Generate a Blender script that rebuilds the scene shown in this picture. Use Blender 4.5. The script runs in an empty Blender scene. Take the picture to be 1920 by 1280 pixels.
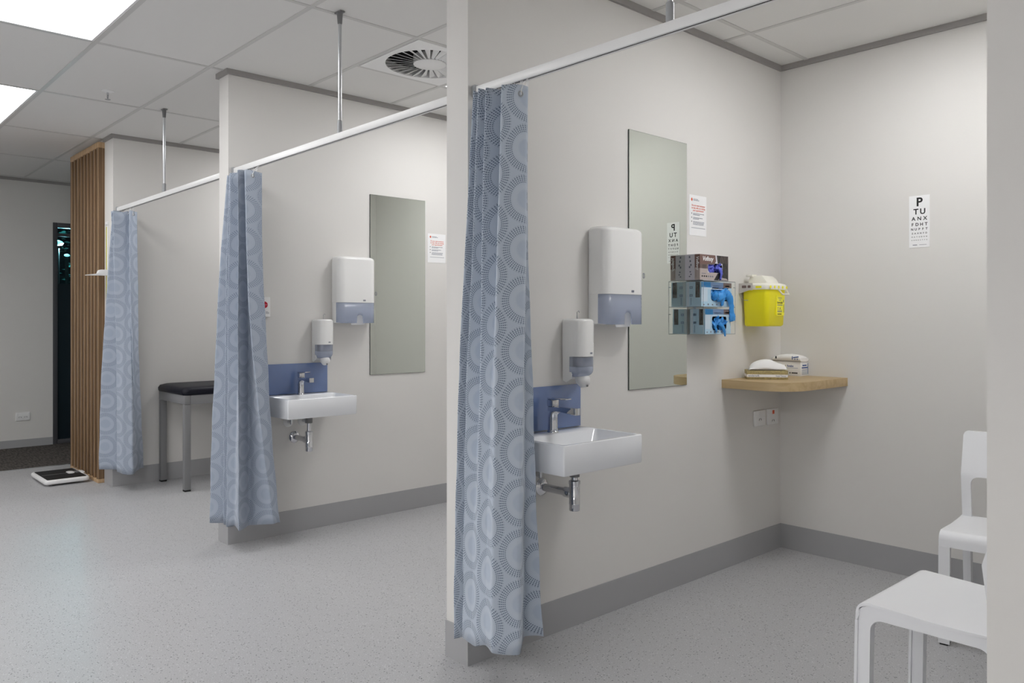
import bpy, bmesh, math, random
from mathutils import Vector, Matrix
C = bpy.context.scene.collection
random.seed(7)
PI = math.pi

# ------------------------------------------------------------------ materials
def lin(c):
    return tuple(((v/255)/12.92 if v/255 <= .04045 else ((v/255+.055)/1.055)**2.4) for v in c) + (1.0,)

class NT:
    """small node-graph helper"""
    def __init__(s, m):
        s.t = m.node_tree; s.n = s.t.nodes; s.l = s.t.links
    def new(s, typ, **kw):
        n = s.n.new(typ)
        for k, v in kw.items(): setattr(n, k, v)
        return n
    def put(s, sock, v):
        if isinstance(v, bpy.types.NodeSocket): s.l.new(v, sock)
        else: sock.default_value = v
    def m(s, op, a, b=None, c=None, clamp=False):
        n = s.n.new('ShaderNodeMath'); n.operation = op; n.use_clamp = clamp
        s.put(n.inputs[0], a)
        if b is not None: s.put(n.inputs[1], b)
        if c is not None: s.put(n.inputs[2], c)
        return n.outputs[0]
    def mix(s, f, a, b):
        n = s.n.new('ShaderNodeMix'); n.data_type = 'RGBA'
        s.put(n.inputs[0], f); s.put(n.inputs[6], a); s.put(n.inputs[7], b)
        return n.outputs[2]
    def step(s, v, lo, hi):
        n = s.n.new('ShaderNodeMapRange'); n.interpolation_type = 'SMOOTHSTEP'
        s.put(n.inputs[0], v); n.inputs[1].default_value = lo; n.inputs[2].default_value = hi
        return n.outputs[0]

def mat(name, col, rough=.5, metal=0., spec=.5, trans=0., ior=1.45, bump=None, noise=None, coat=0., sheen=0., alpha=1.):
    m = bpy.data.materials.new(name); m.use_nodes = True
    g = NT(m); b = g.n['Principled BSDF']
    b.inputs['Base Color'].default_value = lin(col)
    b.inputs['Roughness'].default_value = rough
    b.inputs['Metallic'].default_value = metal
    b.inputs['Specular IOR Level'].default_value = spec
    b.inputs['Transmission Weight'].default_value = trans
    b.inputs['IOR'].default_value = ior
    b.inputs['Coat Weight'].default_value = coat
    b.inputs['Sheen Weight'].default_value = sheen
    b.inputs['Alpha'].default_value = alpha
    if noise or bump:
        tc = g.new('ShaderNodeTexCoord')
    if noise:   # (scale, amount)
        nz = g.new('ShaderNodeTexNoise'); nz.inputs['Scale'].default_value = noise[0]; nz.inputs['Detail'].default_value = 5
        g.l.new(tc.outputs['Object'], nz.inputs['Vector'])
        c2 = tuple(max(0, v*(1-noise[1])) for v in col)
        g.l.new(g.mix(g.step(nz.outputs[0], .3, .7), lin(c2), lin(col)), b.inputs['Base Color'])
    if bump:    # (scale, strength)
        nb = g.new('ShaderNodeTexNoise'); nb.inputs['Scale'].default_value = bump[0]; nb.inputs['Detail'].default_value = 3
        g.l.new(tc.outputs['Object'], nb.inputs['Vector'])
        bp = g.new('ShaderNodeBump'); bp.inputs['Strength'].default_value = bump[1]; bp.inputs['Distance'].default_value = .002
        g.l.new(nb.outputs[0], bp.inputs['Height']); g.l.new(bp.outputs[0], b.inputs['Normal'])
    return m

def emit(name, col, strength):
    m = bpy.data.materials.new(name); m.use_nodes = True
    g = NT(m); b = g.n['Principled BSDF']
    b.inputs['Base Color'].default_value = lin((235, 235, 235))
    b.inputs['Emission Color'].default_value = col
    b.inputs['Emission Strength'].default_value = strength
    return m

def clear(name, col=(250, 252, 252), gloss=.10, rough=.03):
    """thin clear sheet: mostly see-through with a little mirror"""
    m = bpy.data.materials.new(name); m.use_nodes = True
    g = NT(m); g.n.remove(g.n['Principled BSDF']); out = g.n['Material Output']
    t = g.new('ShaderNodeBsdfTransparent'); t.inputs[0].default_value = lin(col)
    s = g.new('ShaderNodeBsdfGlossy'); s.inputs['Roughness'].default_value = rough
    f = g.new('ShaderNodeFresnel'); f.inputs[0].default_value = 1.45
    x = g.new('ShaderNodeMixShader')
    g.l.new(g.m('MULTIPLY', f.outputs[0], gloss*10, clamp=True), x.inputs[0])
    g.l.new(t.outputs[0], x.inputs[1]); g.l.new(s.outputs[0], x.inputs[2]); g.l.new(x.outputs[0], out.inputs[0])
    return m

def translucent(name, col, opac, rough=.2):
    """tinted smoky plastic"""
    m = bpy.data.materials.new(name); m.use_nodes = True
    g = NT(m); b = g.n['Principled BSDF']; out = g.n['Material Output']
    b.inputs['Base Color'].default_value = lin(col); b.inputs['Roughness'].default_value = rough
    t = g.new('ShaderNodeBsdfTransparent'); t.inputs[0].default_value = lin((225, 230, 240))
    x = g.new('ShaderNodeMixShader'); x.inputs[0].default_value = opac
    g.l.new(t.outputs[0], x.inputs[1]); g.l.new(b.outputs[0], x.inputs[2]); g.l.new(x.outputs[0], out.inputs[0])
    return m

def wood(name, c1, c2, along='Z', scale=1.0):
    m = mat(name, c1, .5)
    g = NT(m); b = g.n['Principled BSDF']
    tc = g.new('ShaderNodeTexCoord'); mp = g.new('ShaderNodeMapping')
    sc = {'X': (1.5, 40, 40), 'Y': (40, 1.5, 40), 'Z': (40, 40, 1.5)}[along]
    mp.inputs['Scale'].default_value = tuple(v*scale for v in sc)
    g.l.new(tc.outputs['Object'], mp.inputs[0])
    nz = g.new('ShaderNodeTexNoise'); nz.inputs['Scale'].default_value = 1; nz.inputs['Detail'].default_value = 6; nz.inputs['Distortion'].default_value = .6
    g.l.new(mp.outputs[0], nz.inputs['Vector'])
    g.l.new(g.mix(g.step(nz.outputs[0], .32, .68), lin(c1), lin(c2)), b.inputs['Base Color'])
    return m

WALLC = (221, 219, 216)
M = {}
M['wall'] = mat('wall_paint', WALLC, .62, bump=(260, .06), spec=.35)
M['skirt'] = mat('grey_skirting_vinyl', (166, 166, 168), .45)
M['cornice'] = mat('grey_shadowline', (156, 153, 151), .5)
M['tile'] = mat('ceiling_tile', (228, 227, 225), .9, bump=(500, .15))
M['tee'] = mat('ceiling_tee', (205, 204, 202), .5)
M['white'] = mat('white_powdercoat', (236, 236, 236), .35)
M['alu'] = mat('brushed_aluminium', (205, 207, 210), .28, metal=.9)
M['greymetal'] = mat('grey_plastic_fitting', (120, 120, 122), .4)
M['black'] = mat('black_rubber', (18, 18, 19), .6)
M['void'] = mat('recess_shade', (14, 13, 13), .9)  # near-black colour for the shade inside duct, rail slot and glove cartons
M['ceramic'] = mat('white_ceramic', (236, 238, 242), .07, coat=.5)
M['chrome'] = mat('chrome', (215, 216, 220), .05, metal=1.)
M['gloss'] = mat('gloss_white_plastic', (238, 238, 237), .13)
M['plast'] = mat('matt_white_plastic', (233, 233, 233), .38)
M['smoke'] = translucent('smoky_blue_plastic', (208, 215, 231), .44, .12)
M['smoke2'] = translucent('clear_soap_window', (178, 182, 192), .45, .12)
M['paper'] = mat('white_paper', (240, 240, 241), .8)
M['mirror'] = mat('mirror_glass', (215, 220, 213), .0, metal=1.)
M['medge'] = mat('mirror_edge', (60, 72, 68), .2)
M['splash'] = mat('blue_glass_splashback', (104, 125, 170), .05, coat=1.)
M['ink'] = mat('black_ink', (28, 28, 30), .7)
M['greyink'] = mat('grey_ink', (120, 124, 138), .7)
M['orange'] = mat('orange_ink', (214, 92, 60), .7)
M['blueink'] = mat('blue_ink', (58, 92, 158), .7)
M['red'] = mat('red_button', (190, 26, 52), .3)
M['bluebtn'] = mat('blue_button', (40, 70, 92), .35)
M['silver'] = mat('silver_grey', (165, 167, 170), .4, metal=.3)
M['acrylic'] = clear('clear_acrylic', (254, 255, 255), .04)
M['acredge'] = translucent('acrylic_edge', (196, 202, 204), .45, .1)
M['lightblue'] = mat('light_blue_carton', (176, 208, 228), .5)
M['paleblue'] = mat('pale_blue_print', (200, 216, 230), .5)
M['midblue'] = mat('mid_blue_print', (34, 116, 172), .5)
M['slate'] = mat('slate_blue_print', (112, 138, 174), .5)
M['darkprint'] = mat('dark_brown_print', (44, 36, 38), .5)
M['taupe'] = mat('taupe_print', (112, 96, 92), .5)
M['brown'] = mat('brown_print', (122, 94, 88), .5)
M['pinkgrey'] = mat('pink_grey_print', (186, 174, 170), .5)
M['palegrey'] = mat('pale_grey_carton', (214, 212, 220), .5)
M['charcoal'] = mat('charcoal_print', (66, 64, 62), .5, noise=(60, .4))
M['gloveblue'] = mat('blue_nitrile', (60, 148, 222), .42)
M['glovepurple'] = mat('violet_nitrile', (92, 100, 205), .42)
M['yellow'] = mat('yellow_plastic', (253, 243, 34), .30)
M['yellowlab'] = mat('yellow_label', (255, 248, 70), .5)
M['cream'] = mat('cream_plastic', (240, 238, 226), .35)
M['bracket'] = mat('grey_bracket_plastic', (200, 196, 190), .45)
M['olive'] = mat('kraft_print', (178, 162, 112), .6, noise=(90, .18))
M['oak'] = wood('pale_oak_laminate', (196, 172, 132), (182, 157, 116), 'X', .7)
M['slat'] = wood('oak_slat', (204, 174, 138), (178, 146, 110), 'Z', 1.)
M['slatback'] = wood('oak_backing', (128, 102, 75), (112, 88, 64), 'Z', 1.)
M['chair'] = mat('white_chair_plastic', (236, 237, 240), .33)
M['vinylnavy'] = mat('navy_upholstery_vinyl', (16, 17, 29), .45, spec=.28, bump=(300, .1))
M['steelgrey'] = mat('grey_painted_steel', (128, 128, 130), .4)
M['mat_black'] = mat('ribbed_black_mat', (26, 25, 25), .6, bump=(400, .5))
M['ruler'] = mat('yellow_ruler', (206, 200, 80), .5)
M['frame'] = mat('dark_window_frame', (74, 74, 78), .4)
M['glass'] = clear('window_glass', (225, 238, 240), .10, .0)
M['frost'] = mat('dark_frosted_film', (22, 34, 42), .35)
M['leaf'] = mat('night_foliage', (60, 110, 104), .6)
M['bark'] = mat('bark', (60, 48, 40), .8)
M['soil'] = mat('dark_garden_soil', (26, 26, 26), .95)
LS = [10.0, 9.3, 16.8, 16.5, 13.0, 25.5]     # light strengths: near, far, bays 1-3, added unseen rear row
for i, s in enumerate(LS): M['light%d' % i] = emit('light_panel_diffuser', (1.0, 1.0, 1.0, 1), s)
M['lamp'] = emit('garden_lamp_lens', (.30, .80, .95, 1), 2.2)

def floor_mat():
    m = mat('speckled_vinyl_floor', (172, 172, 175), .42, spec=.4)
    g = NT(m); b = g.n['Principled BSDF']; tc = g.new('ShaderNodeTexCoord')
    def vor(scale, lo, hi):
        v = g.new('ShaderNodeTexVoronoi'); v.inputs['Scale'].default_value = scale
        g.l.new(tc.outputs['Object'], v.inputs['Vector'])
        w = g.new('ShaderNodeTexWhiteNoise'); g.l.new(v.outputs['Color'], w.inputs['Vector'])
        near = g.m('SUBTRACT', 1.0, g.step(v.outputs['Distance'], .25, .38))
        return near, w.outputs['Value']
    n1, r1 = vor(120, 0, 0)
    nz = g.new('ShaderNodeTexNoise'); nz.inputs['Scale'].default_value = 220; nz.inputs['Detail'].default_value = 3
    g.l.new(tc.outputs['Object'], nz.inputs['Vector'])
    base = g.mix(g.step(nz.outputs[0], .35, .65), lin((173, 173, 175)), lin((189, 189, 191)))
    dark = g.m('MULTIPLY', n1, g.m('GREATER_THAN', r1, .80))
    light = g.m('MULTIPLY', n1, g.m('LESS_THAN', r1, .15))
    c = g.mix(g.m('MULTIPLY', dark, .9), base, lin((100, 100, 104)))
    c = g.mix(g.m('MULTIPLY', light, .6), c, lin((218, 218, 220)))
    g.l.new(c, b.inputs['Base Color'])
    return m
M['floor'] = floor_mat()

def carpet_mat():
    m = mat('dark_carpet', (50, 46, 44), .95)
    g = NT(m); b = g.n['Principled BSDF']; tc = g.new('ShaderNodeTexCoord')
    mp = g.new('ShaderNodeMapping'); mp.inputs['Scale'].default_value = (14, 60, 1); g.l.new(tc.outputs['Object'], mp.inputs[0])
    nz = g.new('ShaderNodeTexNoise'); nz.inputs['Scale'].default_value = 1; nz.inputs['Detail'].default_value = 8
    g.l.new(mp.outputs[0], nz.inputs['Vector'])
    g.l.new(g.mix(g.step(nz.outputs[0], .35, .65), lin((58, 54, 52)), lin((96, 90, 85))), b.inputs['Base Color'])
    return m
M['carpet'] = carpet_mat()

def curtain_mat(name, k_dark, k_light, c1, c2, c3, c4):
    """woven cloth with staggered sunburst circles (UV in metres)"""
    m = mat(name, (160, 174, 196), .8, sheen=.25, spec=.2)
    g = NT(m); b = g.n['Principled BSDF']
    uv = g.new('ShaderNodeUVMap'); uv.uv_map = 'UVMap'
    sp = g.new('ShaderNodeSeparateXYZ'); g.l.new(uv.outputs[0], sp.inputs[0])
    U, V = sp.outputs[0], sp.outputs[1]
    CX, RY = .152, .178
    def lattice(ou, ov):
        u = g.m('SUBTRACT', g.m('FRACT', g.m('ADD', g.m('DIVIDE', U, 2*CX), ou)), .5)
        v = g.m('SUBTRACT', g.m('FRACT', g.m('ADD', g.m('DIVIDE', V, RY), ov)), .5)
        du = g.m('MULTIPLY', u, 2*CX); dv = g.m('MULTIPLY', v, RY)
        r = g.m('SQRT', g.m('ADD', g.m('MULTIPLY', du, du), g.m('MULTIPLY', dv, dv)))
        return r, g.m('ARCTAN2', dv, du)
    rA, aA = lattice(0., 0.); rB, aB = lattice(.5, .5)
    sel = g.m('LESS_THAN', rB, rA)
    r = g.m('MINIMUM', rA, rB)
    a = g.m('ADD', g.m('MULTIPLY', aB, sel), g.m('MULTIPLY', aA, g.m('SUBTRACT', 1., sel)))
    ray = g.step(g.m('SINE', g.m('MULTIPLY', a, 56)), -.25, .55)
    dash = g.step(g.m('SINE', g.m('MULTIPLY', r, 2*PI/.0066)), -.75, -.2)
    ringD = g.m('MULTIPLY', g.step(r, .056, .059), g.m('SUBTRACT', 1., g.step(r, .0855, .0875)))
    dark = g.m('MULTIPLY', g.m('MULTIPLY', ray, dash), ringD)
    ringL = g.m('MULTIPLY', g.m('MULTIPLY', g.step(r, .034, .040), g.m('SUBTRACT', 1., g.step(r, .050, .058))), g.m('ADD', .55, g.m('MULTIPLY', .45, g.m('SINE', g.m('MULTIPLY', r, 2*PI/.0052)))))
    fine = g.m('ADD', .55, g.m('MULTIPLY', .45, g.step(g.m('SINE', g.m('MULTIPLY', a, 90)), -.4, .4)))
    lite = g.m('MULTIPLY', ringL, fine)
    core = g.m('SUBTRACT', 1., g.step(r, .028, .036))
    base = g.mix(g.m('MULTIPLY', core, .5), lin(c1), lin(c2))
    c = g.mix(g.m('MULTIPLY', lite, k_light), base, lin(c3))
    c = g.mix(g.m('MULTIPLY', dark, k_dark), c, lin(c4))
    # fine weave
    wv = g.m('MULTIPLY', g.m('SINE', g.m('MULTIPLY', U, 2600)), g.m('SINE', g.m('MULTIPLY', V, 2600)))
    c = g.mix(g.m('MULTIPLY', g.step(wv, -1, 1), .10), c, lin((160, 168, 184)))
    g.l.new(c, b.inputs['Base Color'])
    return m
M['curtain'] = curtain_mat('sunburst_curtain', 1., .5, (187, 197, 210), (174, 186, 204), (210, 216, 224), (96, 108, 130))
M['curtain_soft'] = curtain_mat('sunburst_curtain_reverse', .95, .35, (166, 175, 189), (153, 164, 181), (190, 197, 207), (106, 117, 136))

# ------------------------------------------------------------------ mesh builder
class MB:
    def __init__(s):
        s.b = bmesh.new(); s.mats = []; s.uv = None
    def _mi(s, m):
        m = M[m] if isinstance(m, str) else m
        if m not in s.mats: s.mats.append(m)
        return s.mats.index(m)
    def _fin(s, faces, m):
        i = s._mi(m)
        for f in faces: f.material_index = i
    def box(s, x0, x1, y0, y1, z0, z1, m, bev=0., seg=2):
        vs = [s.b.verts.new((x, y, z)) for x in (x0, x1) for y in (y0, y1) for z in (z0, z1)]
        q = [(0,1,3,2),(4,6,7,5),(0,4,5,1),(2,3,7,6),(0,2,6,4),(1,5,7,3)]
        fs = [s.b.faces.new([vs[i] for i in f]) for f in q]
        if bev > 0:
            es = list({e for f in fs for e in f.edges})
            r = bmesh.ops.bevel(s.b, geom=es, offset=bev, segments=seg, affect='EDGES', profile=.5)
            fs = list(set(r['faces']) | {f for f in fs if f.is_valid})
        s._fin(fs, m); return s
    def prism(s, pts, axis, a, b, m, bev=0., seg=2, caps=True):
        """pts: 2-D outline in the two other axes (x: y,z | y: x,z | z: x,y)"""
        def P(p, t):
            return {'x': (t, p[0], p[1]), 'y': (p[0], t, p[1]), 'z': (p[0], p[1], t)}[axis]
        A = [s.b.verts.new(P(p, a)) for p in pts]; B = [s.b.verts.new(P(p, b)) for p in pts]
        n = len(pts); fs = [s.b.faces.new((A[i], A[(i+1) % n], B[(i+1) % n], B[i])) for i in range(n)]
        cs = []
        if caps: cs = [s.b.faces.new(list(reversed(A))), s.b.faces.new(B)]
        fs += cs
        if bev > 0:
            es = list({e for f in cs for e in f.edges})
            r = bmesh.ops.bevel(s.b, geom=es, offset=bev, segments=seg, affect='EDGES', profile=.5)
            fs = list(set(r['faces']) | {f for f in fs if f.is_valid})
        s._fin(fs, m); return s
    def loft(s, rings, m, cap=True, closed=True):
        R = [[s.b.verts.new(p) for p in r] for r in rings]
        fs = []
        for i in range(len(R)-1):
            n = len(R[i])
            for j in range(n if closed else n-1):
                k = (j+1) % n
                fs.append(s.b.faces.new((R[i][j], R[i][k], R[i+1][k], R[i+1][j])))
        if cap and closed:
            fs.append(s.b.faces.new(list(reversed(R[0])))); fs.append(s.b.faces.new(R[-1]))
        s._fin(fs, m); return s
    def tube(s, path, r, m, n=12, flat=1., up=None):
        path = [Vector(p) for p in path]; rings = []
        rr = r if isinstance(r, (list, tuple)) else [r]*len(path)
        ref = Vector(up) if up else None
        for i, p in enumerate(path):
            d = (path[min(i+1, len(path)-1)] - path[max(i-1, 0)]).normalized()
            u = ref if ref is not None else (Vector((0, 0, 1)) if abs(d.z) < .9 else Vector((1, 0, 0)))
            a = d.cross(u)
            if a.length < 1e-6: a = d.cross(Vector((0, 1, 0)))
            a.normalize(); c = a.cross(d).normalized()
            ref = c
            rings.append([p + a*math.cos(t)*rr[i] + c*math.sin(t)*rr[i]*flat for t in [2*PI*k/n for k in range(n)]])
        return s.loft(rings, m)
    def lathe(s, prof, o, axis, m, n=28):
        """prof: (radius, height) along axis from point o"""
        rings = []
        for r, h in prof:
            r = max(r, 1e-5); ring = []
            for k in range(n):
                t = 2*PI*k/n; c, q = r*math.cos(t), r*math.sin(t)
                v = {'z': (c, q, h), 'x': (h, c, q), 'y': (q, h, c)}[axis]
                ring.append((o[0]+v[0], o[1]+v[1], o[2]+v[2]))
            rings.append(ring)
        return s.loft(rings, m)
    def quad(s, pts, m):
        f = s.b.faces.new([s.b.verts.new(p) for p in pts]); s._fin([f], m); return s
    def mesh(s, me, M4, m):
        """merge a bpy mesh (lettering) placed by a 4x4 matrix"""
        n0 = len(s.b.faces); tmp = bmesh.new(); tmp.from_mesh(me)
        bmesh.ops.transform(tmp, matrix=M4, verts=tmp.verts)
        vm = {v: s.b.verts.new(v.co) for v in tmp.verts}
        fs = []
        for f in tmp.faces:
            try: fs.append(s.b.faces.new([vm[v] for v in f.verts]))
            except ValueError: pass
        tmp.free(); s._fin(fs, m); return s
    def build(s, name, parent=None, angle=35, loc=None, fix=True):
        if fix: bmesh.ops.recalc_face_normals(s.b, faces=s.b.faces)
        me = bpy.data.meshes.new(name)
        for f in s.b.faces: f.smooth = True
        s.b.to_mesh(me); s.b.free()
        for m in s.mats: me.materials.append(m)
        try: me.set_sharp_from_angle(angle=math.radians(angle))
        except Exception: pass
        o = bpy.data.objects.new(name, me); C.objects.link(o)
        if parent: o.parent = parent
        if loc: o.location = loc
        return o

def text(s, size, shear=0., bold=0., align='CENTER'):
    cu = bpy.data.curves.new('lettering', 'FONT'); cu.body = s; cu.size = size; cu.shear = shear
    cu.align_x = align; cu.align_y = 'CENTER'; cu.offset = bold; cu.resolution_u = 3
    o = bpy.data.objects.new('lettering_tmp', cu); C.objects.link(o)
    dg = bpy.context.evaluated_depsgraph_get(); dg.update()
    me = bpy.data.meshes.new_from_object(o.evaluated_get(dg))
    bpy.data.objects.remove(o); bpy.data.curves.remove(cu)
    return me

def face_x(x, y, z, rot=0):    # lettering read on a +X face
    return Matrix.Translation((x, y, z)) @ Matrix(((0,0,1,0),(1,0,0,0),(0,1,0,0),(0,0,0,1))) @ Matrix.Rotation(rot, 4, 'Z')
def face_ny(x, y, z, rot=0):   # lettering read on a -Y face
    return Matrix.Translation((x, y, z)) @ Matrix(((1,0,0,0),(0,0,-1,0),(0,1,0,0),(0,0,0,1))) @ Matrix.Rotation(rot, 4, 'Z')

def tag(o, label=None, cat=None, group=None, kind=None):
    for k, v in (('label', label), ('category', cat), ('group', group), ('kind', kind)):
        if v: o[k] = v
    return o
def thing(name, label, cat, loc=(0,0,0), rz=0, group=None):
    o = bpy.data.objects.new(name, None); o.empty_display_size = .1; C.objects.link(o)
    o.location = loc; o.rotation_euler = (0, 0, rz)
    return tag(o, label, cat, group)
def struct(o):
    o['kind'] = 'structure'; return o
def copy_tree(o, parent=None):
    c = o.copy(); C.objects.link(c)
    if parent: c.parent = parent
    for ch in list(o.children): copy_tree(ch, c)
    return c
def rrect(w0, w1, h0, h1, r, n=6, which=(1,1,1,1)):
    """rounded rectangle outline, CCW from bottom-left; which = BL,BR,TR,TL rounded"""
    pts = []
    for (cx, cy, a0, wh) in ((w0, h0, PI, which[0]), (w1, h0, 1.5*PI, which[1]), (w1, h1, 0, which[2]), (w0, h1, .5*PI, which[3])):
        if not wh: pts.append((cx, cy)); continue
        ox = cx + (r if cx == w0 else -r); oy = cy + (r if cy == h0 else -r)
        for k in range(n+1):
            t = a0 + .5*PI*k/n; pts.append((ox + r*math.cos(t), oy + r*math.sin(t)))
    return pts

# ------------------------------------------------------------------ dimensions
CE = 2.774                       # ceiling height
YB = 2.333                       # back wall of the bays
W = [0.0, -2.199, -4.396]        # +X faces of the three partitions
XL, XR, YF = -7.12, 4.2, -6.2    # room ends
SK = .139
# ------------------------------------------------------------------ the setting
struct(MB().box(-5.72, XR, YF, YB, -.1, 0, 'floor').build('floor'))
struct(MB().box(XL, -5.72, YF, YB, -.1, 0, 'carpet').build('floor_carpet'))
struct(MB().box(-5.735, -5.705, YF, -.0, 0, .002, 'alu').build('trim_floor_strip'))

def wall(name, x0, x1, y0, y1, z1=CE): return struct(MB().box(x0, x1, y0, y1, 0, z1, 'wall').build(name))
wall('wall_near', -.130, W[0], 0, YB)
wall('wall_middle', W[1]-.130, W[1], 0, YB)
wall('wall_far', -4.612, W[2], 0, YB)
wall('wall_return', -5.455, -4.612, 0, .12)
wall('wall_right', 1.761, 1.889, 0, YB)
wall('wall_back', XL, XR, YB, YB+.12, CE+.05)
wall('wall_front', XL, XR, YF-.12, YF, CE+.05)
wall('wall_entry', XR, XR+.12, YF, YB, CE+.05)
WY0, WY1, WZ1 = .183, 1.15, 2.342      # dark window in the end wall
b = MB(); b.box(XL-.12, XL, YF, WY0, 0, CE+.05, 'wall'); b.box(XL-.12, XL, WY1, YB, 0, CE+.05, 'wall'); b.box(XL-.12, XL, WY0, WY1, WZ1, CE+.05, 'wall')
struct(b.build('wall_end'))
# skirtings
def skirt(name, boxes, h=SK):
    b = MB()
    for (x0, x1, y0, y1) in boxes: b.box(x0, x1, y0, y1, 0, h, 'skirt')
    return struct(b.build(name))
T = .004
for nm, x0, x1 in (('near', -.130, 0.), ('middle', W[1]-.130, W[1]), ('far', -4.612, W[2]), ('right', 1.761, 1.889)):
    skirt('baseboard_'+nm, [(x1, x1+T, -T, YB-T), (x0-T, x0, -T if nm != 'far' else .12, YB-T), (x0 if nm != 'far' else x0, x1, -T, 0)])
skirt('baseboard_back', [(T, 1.761-T, YB-T, YB), (W[1]+T, -.130-T, YB-T, YB), (W[2]+T, W[1]-.130-T, YB-T, YB), (1.889+T, XR, YB-T, YB)])
skirt('baseboard_end', [(XL, XL+T, YF, WY0)], .08)
# ceiling: tiles as cells between tees, light and diffuser cells left open
gx = [XL] + [.165+1.2*k for k in range(-6, 4) if XL+.05 < .165+1.2*k < XR] + [XR]
gy = [YF] + [-.095+.606*k for k in range(-11, 5) if YF+.05 < -.095+.606*k < YB-.05] + [YB]
GY = lambda k: -.095+.606*k
GX = lambda k: .165+1.2*k
holes = []      # (x0,x1,y0,y1)
def hole(x0, x1, y0, y1): holes.append((x0, x1, y0, y1)); return (x0, x1, y0, y1)
LIGHTS = [hole(GX(-2), GX(-1), GY(-2), GY(-1)), hole(GX(-4), GX(-3), GY(-2), GY(-1)),
          ] + [hole(GX(q), GX(q)+1.2, GY(-8), GY(-7)) for q in (-4, -2, 0, 2)]
BAYL = [hole(GX(0)+.6, GX(1), GY(2), GY(3)), hole(GX(-2)+.6, GX(-1), GY(2), GY(3)), hole(GX(-4)+.6, GX(-3), GY(2), GY(3))]
VENT = hole(GX(-2)+.6, GX(-1), GY(1), GY(2))
b = MB()
for i in range(len(gx)-1):
    for j in range(len(gy)-1):
        xs = [gx[i], gx[i+1]]; y0, y1 = gy[j], gy[j+1]
        segs = [(xs[0], xs[1])]
        for h in holes:
            if abs(h[2]-y0) < .01 and h[0] >= xs[0]-.01 and h[1] <= xs[1]+.01:
                segs = [(a, c) for (a, c) in ((xs[0], h[0]), (h[1], xs[1])) if c-a > .05]
        for a, c in segs: b.box(a, c, y0, y1, CE, CE+.02, 'tile')
ceil = struct(b.build('ceiling'))
b = MB()
t = .012
for y in gy[1:-1]: b.box(XL, XR, y-t, y+t, CE-.003, CE+.0005, 'tee')
for x in gx[1:-1]: b.box(x-t, x+t, YF, YB, CE-.0028, CE+.0005, 'tee')
for h in BAYL+[VENT]: b.box(h[0]-t, h[0]+t, h[2], h[3], CE-.0026, CE+.0005, 'tee')
tee = b.build('ceiling_grid', ceil)
# grey shadowline angle where walls meet the ceiling
def cornice(name, boxes):
    b = MB()
    for (x0, x1, y0, y1) in boxes: b.box(x0, x1, y0, y1, CE-.030, CE, 'cornice')
    return struct(b.build(name))
K = .016
cornice('trim_cornice_near', [(0, K, -K, YB-K), (-.130-K, -.130, -K, YB-K), (-.130, 0, -K, 0)])
cornice('trim_cornice_middle', [(W[1], W[1]+K, -K, YB-K), (W[1]-.130-K, W[1]-.130, -K, YB-K), (W[1]-.130, W[1], -K, 0)])
cornice('trim_cornice_far', [(W[2], W[2]+K, -K, YB-K), (-4.612, W[2], -K, 0)])
cornice('trim_cornice_right', [(1.761-K, 1.761, -K, YB-K), (1.889, 1.889+K, -K, YB-K), (1.761, 1.889, -K, 0)])
cornice('trim_cornice_back', [(0, 1.761, YB-K, YB), (W[1], -.13, YB-K, YB), (W[2], W[1]-.13, YB-K, YB)])
cornice('trim_cornice_end', [(XL, XL+K, YF, YB)])

# window in the end wall
win = struct(bpy.data.objects.new('window_1', None)); C.objects.link(win)
b = MB(); fx0, fx1 = XL-.07, XL+.006
b.box(fx0, fx1, WY0, WY0+.045, 0, WZ1, 'frame', .003); b.box(fx0, fx1, WY1-.045, WY1, 0, WZ1, 'frame', .003)
b.box(fx0, fx1, WY0+.045, WY1-.045, WZ1-.05, WZ1, 'frame', .003); b.box(fx0, fx1, WY0+.045, WY1-.045, 0, .045, 'frame', .003)
b.build('window_frame', win)
MB().box(XL-.045, XL-.039, WY0+.045, WY1-.045, .045, WZ1-.05, 'glass').build('pane', win)
MB().box(XL-.038, XL-.0365, WY0+.045, WY1-.045, .045, 1.70, 'frost').build('frosted_film', win)
MB().box(XL-.036, XL-.03, WY0+.045, WY1-.045, 2.20, 2.235, 'frame').build('transom', win)

# ------------------------------------------------------------------ camera
cam = bpy.data.cameras.new('camera'); co = bpy.data.objects.new('camera', cam); C.objects.link(co)
co.location = (2.329, -1.911, 1.31); co.rotation_euler = (PI/2, 0, math.radians(47.45))
cam.sensor_width = 36; cam.lens = 1488/1920*36; cam.shift_y = -40/1920; cam.clip_start = .05
bpy.context.scene.camera = co

# ------------------------------------------------------------------ ceiling fittings
def light_panel(h, label, m, group):
    w, d = h[1]-h[0], h[3]-h[2]
    t = thing('ceiling_light_panel', label, 'ceiling light', ((h[0]+h[1])/2, (h[2]+h[3])/2, CE), 0, group)
    X, Y = w/2-.012, d/2-.012
    b = MB(); e = .012
    b.box(-X, X, -Y, -Y+e, -.002, .03, 'white'); b.box(-X, X, Y-e, Y, -.002, .03, 'white')
    b.box(-X, -X+e, -Y+e, Y-e, -.002, .03, 'white'); b.box(X-e, X, -Y+e, Y-e, -.002, .03, 'white')
    b.build('frame', t)
    MB().box(-X+e, X-e, -Y+e, Y-e, .004, .012, m).build('diffuser', t)
    return t
light_panel(LIGHTS[0], 'large glowing white light panel in the corridor ceiling, at the top left corner of the photo', 'light0', 'corridor ceiling lights')
light_panel(LIGHTS[1], 'glowing white light panel farther along the corridor ceiling, towards the oak slat panel', 'light1', 'corridor ceiling lights')
for q in LIGHTS[2:]: light_panel(q, 'white light panel added to the corridor ceiling behind the camera, unseen, to light the bays', 'light5', 'added corridor lights out of view')  # unseen row added to throw more level light into the bays
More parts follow.
